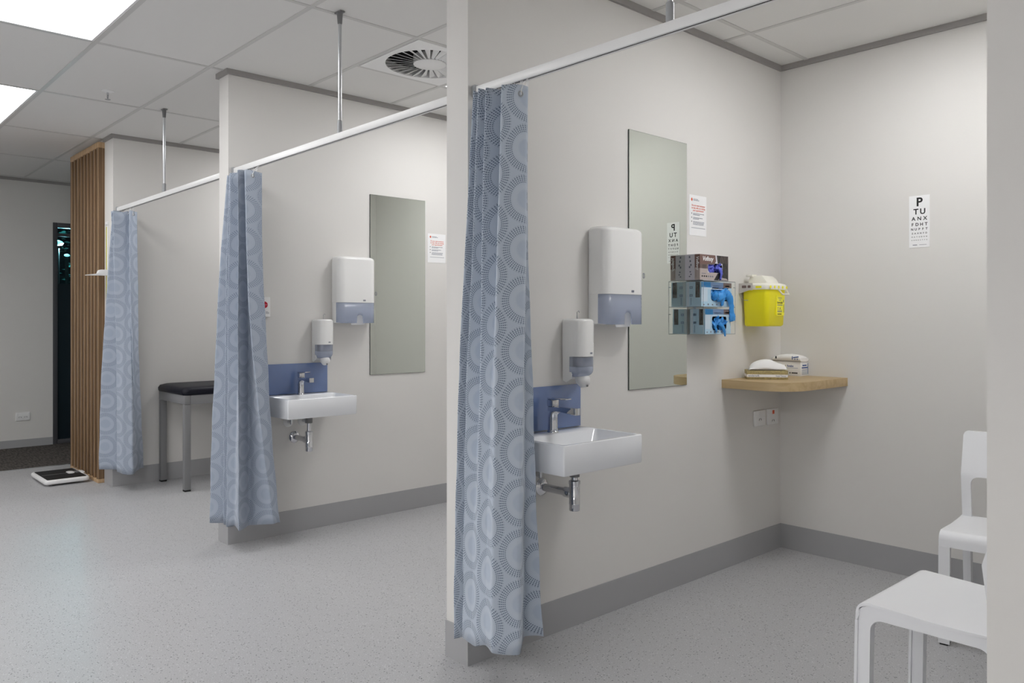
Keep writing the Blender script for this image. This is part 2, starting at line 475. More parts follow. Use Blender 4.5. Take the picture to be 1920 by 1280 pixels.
light_panel(BAYL[0], 'square light panel in the ceiling of the nearest bay, just out of view', 'light2', 'bay ceiling lights')
light_panel(BAYL[1], 'square light panel in the middle bay ceiling, beside the round air diffuser', 'light3', 'bay ceiling lights')
light_panel(BAYL[2], 'square light panel in the farthest bay ceiling, hidden behind the middle partition', 'light4', 'bay ceiling lights')

def air_diffuser(h):
    t = thing('air_diffuser', 'white square ceiling air diffuser with a round swirl of radial blades', 'air vent', ((h[0]+h[1])/2, (h[2]+h[3])/2, CE))
    S = .287; R = .252; n = 96; b = MB()
    inner, outer, lip = [], [], []
    for k in range(n):
        a = 2*PI*k/n; c, s = math.cos(a), math.sin(a); q = S/max(abs(c), abs(s))
        inner.append((R*c, R*s, -.004)); outer.append((q*c, q*s, -.004)); lip.append((R*c, R*s, .05))
    b.loft([[(x, y, .004) for x, y, z in outer], outer, inner, lip], 'white', cap=False)
    b.build('face_plate', t)
    MB().lathe([(R-.002, .048), (R-.002, .06)], (0, 0, 0), 'z', 'void', 48).build('duct', t)
    b = MB(); b.lathe([(.002, -.007), (.086, -.007), (.094, -.003), (.094, .045)], (0, 0, 0), 'z', 'white', 40); hub = b.build('hub', t)
    b = MB()
    for k in range(30):     # tilted blades
        a = 2*PI*k/30; d = Vector((math.cos(a), math.sin(a), 0)); p = Vector((math.sin(a), -math.cos(a), 0))
        up = Vector((0, 0, 1)); r0, r1 = .095, R-.003
        def P(r, u, z): return d*r + p*u + up*z
        b.loft([[P(r0, 0, -.002), P(r0, .0015, -.0025), P(r0, .0125, .0040), P(r0, .0110, .0040)],
                [P(r1, 0, -.002), P(r1, .0030, -.0030), P(r1, .0345, .0105), P(r1, .0320, .0110)]], 'white')
    b.build('blades', t)
air_diffuser(VENT)

t = thing('fire_sprinkler', 'small white fire sprinkler head hanging from a corridor ceiling tile', 'sprinkler', (-3.149, -.386, CE))
MB().lathe([(.036, 0), (.036, -.004), (.024, -.009), (.008, -.012)], (0, 0, 0), 'z', 'white').build('escutcheon', t)
b = MB(); b.tube([(0, 0, -.01), (0, 0, -.028)], .007, 'chrome'); b.tube([(-.002, 0, -.026), (-.012, 0, -.038), (0, 0, -.055)], .0025, 'silver', 6); b.tube([(.002, 0, -.026), (.012, 0, -.038), (0, 0, -.055)], .0025, 'silver', 6)
b.build('frame', t)
MB().lathe([(.002, -.054), (.017, -.055), (.017, -.057), (.002, -.058)], (0, 0, 0), 'z', 'silver', 16).build('deflector', t)

# ------------------------------------------------------------------ curtain tracks
RY, RZ0, RZ1 = .035, 2.164, 2.196
def track(x0, x1, rodx, label):
    t = thing('curtain_track', label, 'curtain rail', (x0, RY, RZ0), 0, 'curtain rails across the bays')
    L = x1-x0; b = MB()
    b.box(.003, L-.003, -.014, -.004, 0, RZ1-RZ0, 'white', .002); b.box(.003, L-.003, .004, .014, 0, RZ1-RZ0, 'white', .002)
    b.box(.003, L-.003, -.012, .012, .012, RZ1-RZ0-.001, 'white'); b.box(.003, L-.003, -.004, .004, .002, .013, 'void')  # shade in the rail slot painted as a near-black strip
    b.build('rail', t)
    b = MB(); b.box(0.0005, .022, -.018, .018, -.006, RZ1-RZ0+.006, 'silver', .002); b.build('wall_bracket', t)
    if x1 < 1.9:
        b = MB(); b.box(L-.022, L-.0005, -.018, .018, -.006, RZ1-RZ0+.006, 'silver', .002); b.build('wall_bracket', t)
    rx = rodx-x0; H = CE-RZ0
    MB().tube([(rx, 0, RZ1-RZ0+.05), (rx, 0, H-.035)], .0085, 'alu', 16).build('drop_rod', t)
    MB().lathe([(.0125, RZ1-RZ0), (.0125, RZ1-RZ0+.058), (.0095, RZ1-RZ0+.062)], (rx, 0, 0), 'z', 'silver', 18).build('rod_socket', t)
    b = MB(); b.lathe([(.0095, H-.060), (.0110, H-.055), (.014, H-.010), (.014, H-.006)], (rx, 0, 0), 'z', 'greymetal', 18)
    b.box(rx-.026, rx+.026, -.014, .014, H-.0075, H-.0032, 'greymetal', .001); b.build('ceiling_flange', t)
    return t
track(W[0], 1.761, .905, 'white curtain rail on a ceiling rod across the front of the nearest bay')
track(W[1], -.130, -1.0, 'white curtain rail across the middle bay, its rod hung beside the round air vent')
track(W[2], W[1]-.130, -3.36, 'white curtain rail across the farthest bay, above the exam couch')

# ------------------------------------------------------------------ curtains
def chaikin(P, k=2):
    for _ in range(k):
        Q = [P[0]]
        for a, c in zip(P[:-1], P[1:]):
            Q.append(tuple(a[i]*.75+c[i]*.25 for i in range(len(a)))); Q.append(tuple(a[i]*.25+c[i]*.75 for i in range(len(a))))
        Q.append(P[-1]); P = Q
    return P
def curtain(x0, pts, label, m, ztop=2.136, zbot=.14, eyelet=-2, power=1.7, seed=1, uoff=0.):
    """pts: (xt,yt,xb,yb) fold ridges and valleys in plan at the heading tape and at the hem"""
    rnd = random.Random(seed)
    t = thing('privacy_curtain', label, 'curtain', (x0, 0, 0), 0, 'blue-grey cubicle curtains')
    D = []; pts = [tuple(q)+(0.,)*(5-len(q)) for q in pts]
    for a, c in zip(pts[:-1], pts[1:]):     # subdivide each panel so only the ridges round off
        for k in range(4): D.append(tuple(a[i]+(c[i]-a[i])*k/4 for i in range(5)))
    D.append(pts[-1]); D = chaikin(D, 2)
    us = [uoff]
    for a, c in zip(D[:-1], D[1:]):
        lt = math.hypot(c[0]-a[0], c[1]-a[1]); lb = math.hypot(c[2]-a[2], c[3]-a[3]); us.append(us[-1] + .35*lt+.65*lb)
    NV = 46; n = len(D); b = MB(); uvl = b.b.loops.layers.uv.new('UVMap')
    zt_off = [.006*math.sin(i*.23+seed)-.004 for i in range(n)]
    zb_off = [.010*math.sin(i*.11+seed*2) for i in range(n)]
    ph = rnd.random()*6
    G = []
    for j in range(NV+1):
        v = j/NV; row = []
        for i in range(n):
            p = D[i]; w = (1-(1-v)**power)*(1-p[4]) + v*v*p[4]; x = p[0]+(p[2]-p[0])*w; y = p[1]+(p[3]-p[1])*w
            amp = .0035*math.sin(PI*min(1, v*1.3))*math.sin(us[i]*31+v*9+ph) + .002*math.sin(v*40+us[i]*17)*v
            y += amp; x += .5*amp*math.cos(us[i]*12)
            zt = ztop+zt_off[i]; zb = zbot+zb_off[i]
            row.append(b.b.verts.new((x, y, zt+(zb-zt)*v)))
        G.append(row)
    mi = b._mi(m)
    for j in range(NV):
        for i in range(n-1):
            f = b.b.faces.new((G[j][i], G[j+1][i], G[j+1][i+1], G[j][i+1])); f.material_index = mi
            for lp, (ii, jj) in zip(f.loops, ((i, j), (i, j+1), (i+1, j+1), (i+1, j))):
                lp[uvl].uv = (us[ii], (1-jj/NV)*2.0)
    o = b.build('cloth', t, 180, fix=False)
    md = o.modifiers.new('thickness', 'SOLIDIFY'); md.thickness = .0016; md.offset = 0
    # heading tape, sewn on the inside of the top hem, plus an eyelet and hook at the free end
    eyelet = int(eyelet*(n-1)); ex, ey = D[eyelet][0], D[eyelet][1]
    a, c = Vector((D[eyelet-2][0], D[eyelet-2][1], 0)), Vector((D[eyelet+1][0], D[eyelet+1][1], 0))
    d = (c-a).normalized(); nrm = Vector((d.y, -d.x, 0))
    if nrm.x < 0: nrm = -nrm
    p = Vector((ex, ey, ztop-.030))
    rings = []
    for k in range(16):
        q = 2*PI*k/16; o3 = p + d*math.cos(q)*.0085 + Vector((0, 0, 1))*math.sin(q)*.0085
        rad = (o3-p).normalized()
        rings.append([o3 + rad*math.cos(s)*.0028 + nrm*math.sin(s)*.0028 for s in [2*PI*z/8 for z in range(8)]])
    rings.append(rings[0])
    MB().loft(rings, 'silver', cap=False).build('eyelet', t)
    q = p + nrm*.004
    MB().tube([p-nrm*.006+Vector((0,0,.002)), q+Vector((0,0,-.004)), q+Vector((0,0,.012)), Vector((ex, ey, ztop+.006))*.6+Vector((ex, RY, ztop+.02))*.4, Vector((ex, RY, RZ0+.004))], .0018, 'white', 8).build('hook', t)
    # further hooks along the bunched pleats
    for i in range(9, n-14, 13):
        MB().tube([(D[i][0], D[i][1]*.6+RY*.4, ztop-.02), (D[i][0], RY, ztop+.01), (D[i][0], RY, RZ0+.004)], .0018, 'white', 6).build('hook', t)
    return t

C1 = [(.015,.06,.02,.06),(.095,-.05,-.022,-.044),(.100,.07,.030,.010),(.125,-.085,.018,-.088),(.140,.06,.060,-.02),
      (.170,-.100,.058,-.074),(.185,.04,.100,-.066),(.210,-.098,.140,-.072),(.225,.02,.180,-.066),(.276,-.080,.226,-.076),(.300,.030,.286,.004),(.262,.050,.200,.100,1),(.258,.066,.258,.145,1)]
curtain(W[0], C1, 'blue-grey sunburst curtain bunched at the nearest partition, largest of the three', 'curtain', eyelet=9.72/12, seed=3, uoff=.06)
C2 = [(.02,.05,.02,.05),(.10,-.054,-.055,-.095),(.13,.05,.035,.015),(.175,-.075,.062,-.060),(.195,.05,.095,-.005),(.225,-.095,.128,-.066),(.245,.03,.160,-.03),
      (.312,-.085,.245,-.045),(.292,-.012,.140,.060),(.325,-.048,.275,.150,1),(.345,.045,.255,.195,1)]
curtain(W[1], C2, 'blue-grey sunburst curtain bunched at the middle partition, in front of the second basin', 'curtain_soft', eyelet=9.4/10, seed=5, uoff=.02)
C3 = [(.04,.05,.02,.05),(.16,-.054,.000,-.110),(.20,.05,.070,.005),(.22,-.085,.100,.02),(.25,.03,.110,.03),(.290,-.09,.200,-.030),(.31,.0,.255,-.005),(.305,.03,.300,.055),(.36,.01,.220,.115,1),(.40,.055,.140,.185,1)]
curtain(W[2], C3, 'blue-grey sunburst curtain at the farthest partition, beside the oak slat panel', 'curtain_soft', eyelet=8.5/9, seed=9, uoff=.11)
#@@PART2
# ------------------------------------------------------------------ wash basins with taps, traps, splashbacks
def basin_proto():
    t = thing('wash_basin', '', 'basin'); b = MB(); D, HW, HT = .345, .2265, .113
    def ring(x0, x1, y0, y1, r, z): return [(p[0], p[1], z) for p in rrect(x0, x1, y0, y1, r, 5)]
    rs = [ring(.004, D-.004, -HW+.004, HW-.004, .006, 0), ring(.0005, D-.001, -HW+.001, HW-.001, .007, .004),
          ring(.0005, D, -HW, HW, .007, HT-.005), ring(.002, D-.0015, -HW+.0015, HW-.0015, .007, HT-.0012), ring(.004, D-.004, -HW+.004, HW-.004, .007, HT),
          ring(.105, D-.011, -HW+.012, HW-.012, .014, HT), ring(.108, D-.014, -HW+.015, HW-.015, .014, HT-.003),
          ring(.125, D-.026, -HW+.045, HW-.045, .03, .045), ring(.140, D-.045, -HW+.075, HW-.075, .04, .030), ring(.20, .25, -.03, .03, .02, .026)]
    b.loft(rs, 'ceramic'); b.build('bowl', t, 50)
    MB().lathe([(.001, .034), (.018, .034), (.022, .031), (.022, .026)], (.22, 0, 0), 'z', 'chrome', 20).build('waste', t)
    return t
def tap_proto():
    t = thing('basin_tap', '', 'tap')
    b = MB(); b.lathe([(.024, .0003), (.024, .004), (.021, .007)], (0, 0, 0), 'z', 'chrome', 24)
    b.tube([(0, 0, .005), (0, 0, .035), (0, 0, .062), (.008, 0, .084), (.03, 0, .093)], [.021, .0195, .0195, .018, .013], 'chrome', 20)
    b.build('body', t, 60)
    b = MB(); b.prism([(-.016, .086), (.05, .088), (.112, .086), (.112, .080), (.138, .080), (.138, .107), (.11, .107), (-.016, .104)], 'y', -.0155, .0155, 'chrome', .003); b.build('spout', t)
    b = MB(); b.box(-.018, .018, -.018, .018, .1045, .133, 'chrome', .004); sp = b.build('cartridge_head', t)
    b = MB(); b.prism([(-.018, .1335), (.02, .1335), (.088, .138), (.088, .142), (.02, .1405), (-.018, .1405)], 'y', -.017, .017, 'chrome', .0018); b.build('lever', t)
    return t
def trap_proto(dz):
    """root on the wall at the waste arm; dz = basin underside above it"""
    t = thing('bottle_trap', '', 'pipe'); X = .185
    MB().lathe([(.036, 0), (.036, .004), (.027, .012), (.019, .016)], (0, 0, 0), 'x', 'chrome').build('wall_flange', t)
    MB().tube([(.012, 0, 0), (X-.03, 0, 0)], .016, 'chrome', 20).build('waste_arm', t)
    MB().lathe([(.017, X-.052), (.0205, X-.050), (.0205, X-.028), (.018, X-.024), (.018, X-.015)], (0, 0, 0), 'x', 'chrome', 20).build('union_nut', t)
    b = MB(); b.lathe([(.002, -.066), (.020, -.066), (.0215, -.063), (.0215, -.040), (.0225, -.039), (.0225, -.037), (.0215, -.036), (.0215, .038), (.0235, .039), (.0235, .052), (.020, .054), (.012, .056)], (X, 0, 0), 'z', 'chrome', 28)
    b.build('bottle', t, 50)
    b = MB(); b.tube([(X, 0, .05), (X, 0, dz-.045)], .0135, 'chrome', 18); b.build('tailpipe', t)
    MB().lathe([(.014, dz-.052), (.0205, dz-.050), (.0205, dz-.002), (.014, dz-.0005)], (X, 0, 0), 'z', 'greymetal', 22).build('waste_coupling', t)
    return t
def place(o, loc, label, group=None):
    o.location = loc; o['label'] = label
    if group: o['group'] = group
    return o
B1 = (0.0, .3925, .742); B2 = (W[1], .427, .742)
bp = basin_proto(); bq = copy_tree(bp)
place(bp, B1, 'white rectangular wall basin in the nearest bay, the larger of the two', 'wall basins')
place(bq, B2, 'white rectangular wall basin in the middle bay, partly behind the second curtain', 'wall basins')
tp = tap_proto(); tq = copy_tree(tp)
place(tp, (.065, B1[1], .8551), 'chrome lever mixer tap on the nearest basin', 'mixer taps')
place(tq, (W[1]+.065, B2[1], .8551), 'chrome lever mixer tap on the middle bay basin', 'mixer taps')
place(trap_proto(.742-.624), (0, .3925, .624), 'chrome bottle trap under the nearest basin', 'bottle traps')
place(trap_proto(.742-.588), (W[1], .418, .588), 'chrome bottle trap under the middle bay basin', 'bottle traps')
def valve(loc, label):
    t = thing('stop_valve', label, 'valve', loc, 0, 'stop valves under the basins')
    MB().lathe([(.032, .0005), (.032, .004), (.022, .009), (.012, .010)], (0, 0, 0), 'x', 'plast', 24).build('escutcheon', t)
    b = MB(); b.tube([(.008, 0, 0), (.045, 0, 0)], .010, 'chrome', 14); b.tube([(.045, 0, -.012), (.045, 0, .053)], .009, 'chrome', 14); b.build('valve_body', t)
valve((W[1], .375, .686), 'small stop valve with white wall plate under the middle bay basin, nearer the curtain')
valve((W[1], .472, .686), 'small stop valve with white wall plate under the middle bay basin, beside the trap')
valve((0, .340, .686), 'small stop valve under the nearest basin, half behind the curtain')
def splash(x, y0, y1, z0, z1, label):
    return tag(MB().box(x+.0005, x+.006, y0, y1, z0, z1, 'splash', .0008).build('splashback'), label, 'splashback', 'blue glass splashbacks')
splash(0, .168, .624, .8555, 1.036, 'glossy blue glass splashback behind the tap of the nearest basin')
splash(W[1], .195, .643, .8555, 1.042, 'glossy blue glass splashback behind the tap of the middle bay basin')

# ------------------------------------------------------------------ dispensers
def planar(w, d, r, inset=0., x0=.0):
    """plan outline of a wall box of width w, depth d, front corners rounded, CCW"""
    return [(p[0], p[1]) for p in rrect(x0, d-inset, inset, w-inset, r, 8, (0, 1, 1, 0))]
def domed(b, w, d, r, z0, z1, m, rt=.02, rb=.0, n=5, x0=.003):
    rings = []
    if rb > 0:
        for k in range(n+1):
            a = PI/2*k/n; i = rb*(1-math.sin(a)); rings.append([(p[0], p[1], z0+rb*(1-math.cos(a))) for p in planar(w, d, r, i, x0)])
    else: rings.append([(p[0], p[1], z0) for p in planar(w, d, r, 0, x0)])
    for k in range(n+1):
        a = PI/2*k/n; i = rt*(1-math.cos(a)); rings.append([(p[0], p[1], z1-rt+rt*math.sin(a)) for p in planar(w, d, r, i, x0)])
    b.loft(rings, m)
def logo(b, x, y, z, s):
    """small grey three-bar maker's mark in an oval on a +X face"""
    b.prism([(y-s*.50, z-s*.28), (y-s*.22, z-s*.28), (y-s*.22, z+s*.28), (y-s*.42, z+s*.28), (y-s*.50, z+s*.14)], 'x', x, x+.0006, 'greyink')
    b.box(x, x+.0006, y-s*.14, y+s*.12, z-s*.28, z+s*.28, 'greyink')
    b.prism([(y+s*.20, z-s*.28), (y+s*.40, z-s*.28), (y+s*.50, z-s*.14), (y+s*.50, z+s*.28), (y+s*.20, z+s*.28)], 'x', x, x+.0006, 'greyink')
def towel_proto():
    t = thing('paper_towel_dispenser', '', 'dispenser'); w, d, h = .276, .106, .43
    b = MB(); b.box(.0005, .012, .006, w-.006, .004, h-.012, 'plast', .004); b.build('back_plate', t)
    b = MB(); domed(b, w, d, .045, .136, h, 'gloss', .022, x0=.012); b.build('cover', t, 50)
    MB().box(.012, .062, 0, .006, .006, .136, 'gloss', .002).build('side_cheek', t); MB().box(.012, .062, w-.006, w, .006, .136, 'gloss', .002).build('side_cheek', t); MB().box(.0125, .03, .0062, w-.0062, .012, .136, 'plast').build('inner_back', t)
    # smoky front shell with a U-shaped pull-out notch
    pl = planar(w-.001, d-.001, .045, 0, .060); pl = [(x, y+.0005) for x, y in pl]
    pts = []
    for a, c in zip(pl[:-1], pl[1:]):
        L = math.hypot(c[0]-a[0], c[1]-a[1]); k = max(1, int(L/.004))
        for i in range(k): pts.append((a[0]+(c[0]-a[0])*i/k, a[1]+(c[1]-a[1])*i/k))
    pts.append(pl[-1]); c0 = w/2+.012; nr = .024
    def zb(x, y):
        if x > d-.004 and abs(y-c0) < nr: return .036+math.sqrt(max(0, nr*nr-(y-c0)**2))*.9
        e = min(y, w-y); return .004+max(0, (.02-e))*.25
    b = MB(); b.loft([[(x, y, zb(x, y)) for x, y in pts], [(x, y, .07) if zb(x, y) < .06 else (x, y, max(.07, zb(x, y)+.002)) for x, y in pts], [(x, y, .1355) for x, y in pts]], 'smoke', cap=False, closed=False)
    o = b.build('window', t, 50); md = o.modifiers.new('thickness', 'SOLIDIFY'); md.thickness = .002
    b = MB(); y0 = .075
    for k in range(7): b.box(.032, .094-.002*(k % 2), y0, w-.014, .070+.009*k, .0775+.009*k, 'paper', .003)
    b.build('towel_stack', t)
    b = MB(); b.loft([[(.085, c0-.07, .066), (.085, c0+.07, .066), (.083, c0+.07, .066), (.083, c0-.07, .066)],
                      [(.078, c0-.055, .02), (.078, c0+.06, .02), (.076, c0+.06, .02), (.076, c0-.055, .02)],
                      [(.074, c0-.045, -.008), (.074, c0+.05, -.006), (.072, c0+.05, -.006), (.072, c0-.045, -.008)]], 'paper'); b.build('paper_towel', t)
    b = MB(); logo(b, d, w*.66, .150, .018); b.build('maker_mark', t)
    return t
def soap_proto():
    t = thing('soap_dispenser', '', 'dispenser'); w, d, h = .112, .112, .288
    b = MB(); b.box(.0005, .012, .008, w-.008, .03, h-.01, 'plast', .004); b.build('back_plate', t)
    b = MB(); domed(b, w, d, .046, .130, h, 'gloss', .014, x0=.010); b.build('cover', t, 50)
    b = MB(); b.prism([(.010, .028), (.03, .022), (.060, .036), (.066, .130), (.010, .130)], 'y', .001, .005, 'gloss'); b.build('side_cheek', t); b = MB(); b.prism([(.010, .028), (.03, .022), (.060, .036), (.066, .130), (.010, .130)], 'y', w-.005, w-.001, 'gloss'); b.build('side_cheek', t)
    b = MB(); domed(b, w-.002, d-.002, .045, .088, .1295, 'smoke2', .001, x0=.05); b.build('level_window', t, 50)
    b = MB(); domed(b, w-.002, d-.002, .045, .044, .0878, 'smoke', .001, .028, x0=.05); b.build('drip_guard', t, 50)
    b = MB(); b.box(.04, .098, .018, w-.018, .090, .126, 'palegrey', .006); b.box(.0985, .0995, .03, w-.03, .108, .122, 'slate'); b.build('soap_cartridge', t)
    b = MB(); b.tube([(.062, w/2, .052), (.070, w/2, .034), (.086, w/2, .024), (.100, w/2, .018)], [.026, .030, .029, .017], 'plast', 20); b.lathe([(.004, .004), (.005, .012)], (.100, w/2, .0), 'z', 'greymetal', 12); b.build('pump_nozzle', t, 60)
    b = MB(); b.tube([(.03, w*.62, h-.006), (.03, w*.62, h+.028), (.030, w*.70, h+.034), (.030, w*.74, h+.026)], .0022, 'chrome', 8); b.build('key', t)
    b = MB(); logo(b, d-.0005, w*.60, .144, .014); b.build('maker_mark', t)
    return t
a = towel_proto(); c = copy_tree(a)
place(a, (0, .672, 1.287), 'white paper towel dispenser with smoky window, overlapping the mirror in the nearest bay', 'paper towel dispensers')
place(c, (W[1], .672, 1.287), 'white paper towel dispenser with smoky window, overlapping the mirror in the middle bay', 'paper towel dispensers')
a = soap_proto(); c = copy_tree(a)
place(a, (0, .506, 1.028), 'white soap dispenser above the nearest basin', 'soap dispensers')
place(c, (W[1], .531, 1.028), 'white soap dispenser above the middle bay basin', 'soap dispensers')

# ------------------------------------------------------------------ mirrors
def mirror(x, y0, y1, z0, z1, my, mz, label):
    t = thing('wall_mirror', label, 'mirror', (x, y0, z0), 0, 'frameless wall mirrors')
    w, h = y1-y0, z1-z0
    MB().box(.0005, .0055, 0, w, 0, h, 'medge').build('backing', t)
    MB().box(.0055, .0062, .0012, w-.0012, .0012, h-.0012, 'mirror').build('glass', t)
    b = MB(); n = 24; ro, ri = .013, .010
    def R(r): return [(.0063, my+r*.75*math.cos(2*PI*k/n), mz+r*math.sin(2*PI*k/n)) for k in range(n)]
    b.loft([R(ro), R(ri)], 'greyink', cap=False)
    for dy in (-.0035, .0015): b.box(.0063, .0065, my+dy, my+dy+.002, mz-.008, mz+.008, 'greyink')
    b.build('etched_mark', t)
mirror(0, .951, 1.404, .988, 2.188, .108, .53, 'tall frameless mirror in the nearest bay, reflecting the eye chart')
mirror(W[1], .960, 1.411, .946, 2.147, .045, .54, 'tall frameless mirror in the middle bay, behind the towel dispenser')

# ------------------------------------------------------------------ paper notices
def notice(x, y0, y1, z0, z1, label):
    t = thing('paper_notice', label, 'notice', (x, y0, z0), 0, 'clinic notices beside the mirrors')
    w, h = y1-y0, z1-z0
    MB().box(0, .0014, 0, w, 0, h, 'paper').build('sheet', t)
    X = .0015; b = MB(); s = .010; cy, cz = w*.145, h*.885
    b.prism([(cy-s*.8, cz), (cy, cz-s), (cy+s*.8, cz), (cy, cz+s)], 'x', X, X+.0003, 'orange'); b.build('emblem', t)
    b = MB()
    for k, s in enumerate(('Do you want someone', 'to stay with you during', 'your appointment?')):
        b.mesh(text(s, .0125, 0, .0003), face_x(X+.0002, w*.52, h*(.745-.062*k)), 'orange')
    b.build('heading', t)
    b = MB(); rnd = random.Random(4)
    def words(y0, y1, z, th):
        y = y0
        while y < y1-.004:
            l = min(rnd.uniform(.006, .016), y1-y); b.box(X, X+.0003, y, y+l, z, z+th, 'greyink'); y += l+.0022
    words(w*.24, w*.50, h*.893, .003); words(w*.24, w*.56, h*.866, .003); b.build('emblem_lettering', t); b = MB()
    for i, (z, e) in enumerate(((.535, .85), (.505, .62), (.435, .78), (.405, .58), (.335, .86), (.303, .84), (.271, .82))):
        words(w*.22, w*e, h*z, .0032)
        if i in (0, 2, 4): b.box(X, X+.0003, w*.12, w*.15, h*z-.001, h*z+.005, 'ink')
    b.box(X, X+.0003, w*.12, w*.92, h*.185, h*.185+.0022, 'greyink')
    b.build('small_print', t)
notice(0, 1.431, 1.581, 1.737, 1.941, 'white paper notice with orange heading to the right of the nearest mirror')
notice(W[1], 1.438, 1.595, 1.718, 1.923, 'white paper notice with orange heading to the right of the middle bay mirror')

t = thing('eye_chart', 'narrow white eye test chart with rows of black letters on the back wall', 'eye chart', (.712, YB, 1.679)); w, h = .098, .263
MB().box(0, w, -.0022, 0, 0, h, 'paper').build('card', t)
b = MB()
rows = [('P', .060, .868, 0), ('TU', .039, .686, .0325), ('ANX', .0258, .552, .0280), ('FDHT', .0215, .44, .0218), ('NUPFT', .0158, .350, .0173),
        ('ZAXNFD', .0110, .271, .0133), ('HATUDXN', .0084, .203, .0115), ('UHNXATFZ', .0068, .141, .0102)]
for s, size, f, step in rows:
    for k, ch in enumerate(s):
        b.mesh(text(ch, size, 0, size*.028), face_ny(w*.505+(k-(len(s)-1)/2)*step, -.0024, h*f), 'ink')
b.build('letters', t)
b = MB(); b.box(w*.18, w*.40, -.0025, -.0022, h*.042, h*.056, 'greyink'); b.build('maker_mark', t); b = MB(); b.box(w*.50, w*.86, -.0025, -.0022, h*.046, h*.053, 'greyink'); b.build('small_print', t)

t = thing('call_button', 'white wall plate with a round red call button beside the second curtain', 'button', (W[1], .168, 1.330))
b = MB(); b.prism(rrect(0, .086, 0, .118, .004, 3), 'x', .0005, .012, 'plast', .002); b.build('plate', t)
MB().lathe([(.020, .012), (.020, .016), (.017, .020), (.002, .021)], (0, .048, .072), 'x', 'red', 28).build('red_button', t)
b = MB()
for q in (.079, .065): b.lathe([(.005, .0205), (.0035, .0225), (.001, .023)], (0, .048, q), 'x', 'red', 12)
b.box(.0208, .0214, .032, .064, .0713, .0727, 'palegrey'); b.build('button_mark', t)
MB().lathe([(.009, .012), (.009, .016), (.002, .018)], (0, .037, .037), 'x', 'bluebtn', 20).build('reset_button', t)
b = MB()
for q, e in ((.030, .07), (.025, .078), (.020, .078)): b.box(.012, .0123, .056, e, q, q+.002, 'greyink')
b.build('small_print', t)

# ------------------------------------------------------------------ glove rack, boxes, gloves
t = thing('glove_box_rack', 'clear acrylic two-tier wall rack holding glove boxes beside the nearest mirror', 'rack', (0, 1.392, 1.238))
b = MB(); b.box(.0005, .003, 0, .287, 0, .268, 'acrylic'); b.build('back_panel', t)
for y in (0, .284): MB().box(.0032, .108, y, y+.003, 0, .268, 'acrylic').build('side_panel', t)
for z in (0, .136, .265): MB().box(.0032, .108, .0032, .2838, z, z+.003, 'acrylic').build('shelf', t)
b = MB()
for z in (.0015, .1375, .2665):
    b.box(.108, .1088, 0, .287, z-.0015, z+.0015, 'acredge')
for y in (0, .2845): b.box(.108, .1088, y, y+.0025, 0, .268, 'acredge')
for z in (0, .136):
    b.box(.1088, .1096, .0, .020, z+.10, z+.103, 'acredge'); b.box(.1088, .1096, .0, .0022, z+.06, z+.103, 'acredge')
    b.box(.1088, .1096, .267, .287, z+.10, z+.103, 'acredge'); b.box(.1088, .1096, .2848, .287, z+.06, z+.103, 'acredge')
b.build('polished_edge', t)

def carton(name, label, loc, w, d, h, hole, m, prints, group, pocket=.03):
    """open-fronted glove carton; prints(b_front, b_side) add the printed zones"""
    t = thing(name, label, 'glove box', loc, 0, group)
    b = MB(); hy, hz, hw, hh, hr = hole; N = 4*7
    inner = rrect(hy-hw, hy+hw, hz-hh, hz+hh, hr, 6)
    outer = []
    for (y, z) in inner:      # project hole outline outwards onto the carton edge
        dy, dz = y-hy, z-hz; k = 1e9
        if dy > 1e-9: k = min(k, (w-hy)/dy)
        if dy < -1e-9: k = min(k, -hy/dy)
        if dz > 1e-9: k = min(k, (h-hz)/dz)
        if dz < -1e-9: k = min(k, -hz/dz)
        outer.append((hy+dy*k, hz+dz*k))
    for cy, cz in ((0, 0), (w, 0), (w, h), (0, h)):   # snap nearest points to the true corners
        i = min(range(len(outer)), key=lambda q: (outer[q][0]-cy)**2+(outer[q][1]-cz)**2); outer[i] = (cy, cz)
    b.loft([[(0.0005, y, z) for y, z in outer], [(d, y, z) for y, z in outer], [(d, y, z) for y, z in inner]], m, cap=False)
    b.loft([[(d, y, z) for y, z in inner], [(d-pocket, y, z) for y, z in inner]], 'void', cap=False)  # pocket coloured near-black for the shade inside the carton
    b.quad([(d-pocket, hy-hw, hz-hh), (d-pocket, hy+hw, hz-hh), (d-pocket, hy+hw, hz+hh), (d-pocket, hy-hw, hz+hh)], 'void')
    b.quad([(.0005, 0, 0), (.0005, 0, h), (.0005, w, h), (.0005, w, 0)], m)
    b.build('carton', t, 30, fix=False)
    f, s = MB(), MB(); prints(f, s, w, d, h); f.build('front_print', t, fix=True); s.build('side_print', t, fix=True)
    return t
def FQ(b, d, y0, y1, z0, z1, m): b.box(d+.0001, d+.0004, y0, y1, z0, z1, m)
def SQ(b, x0, x1, z0, z1, m): b.box(x0, x1, -.0004, -.0001, z0, z1, m)
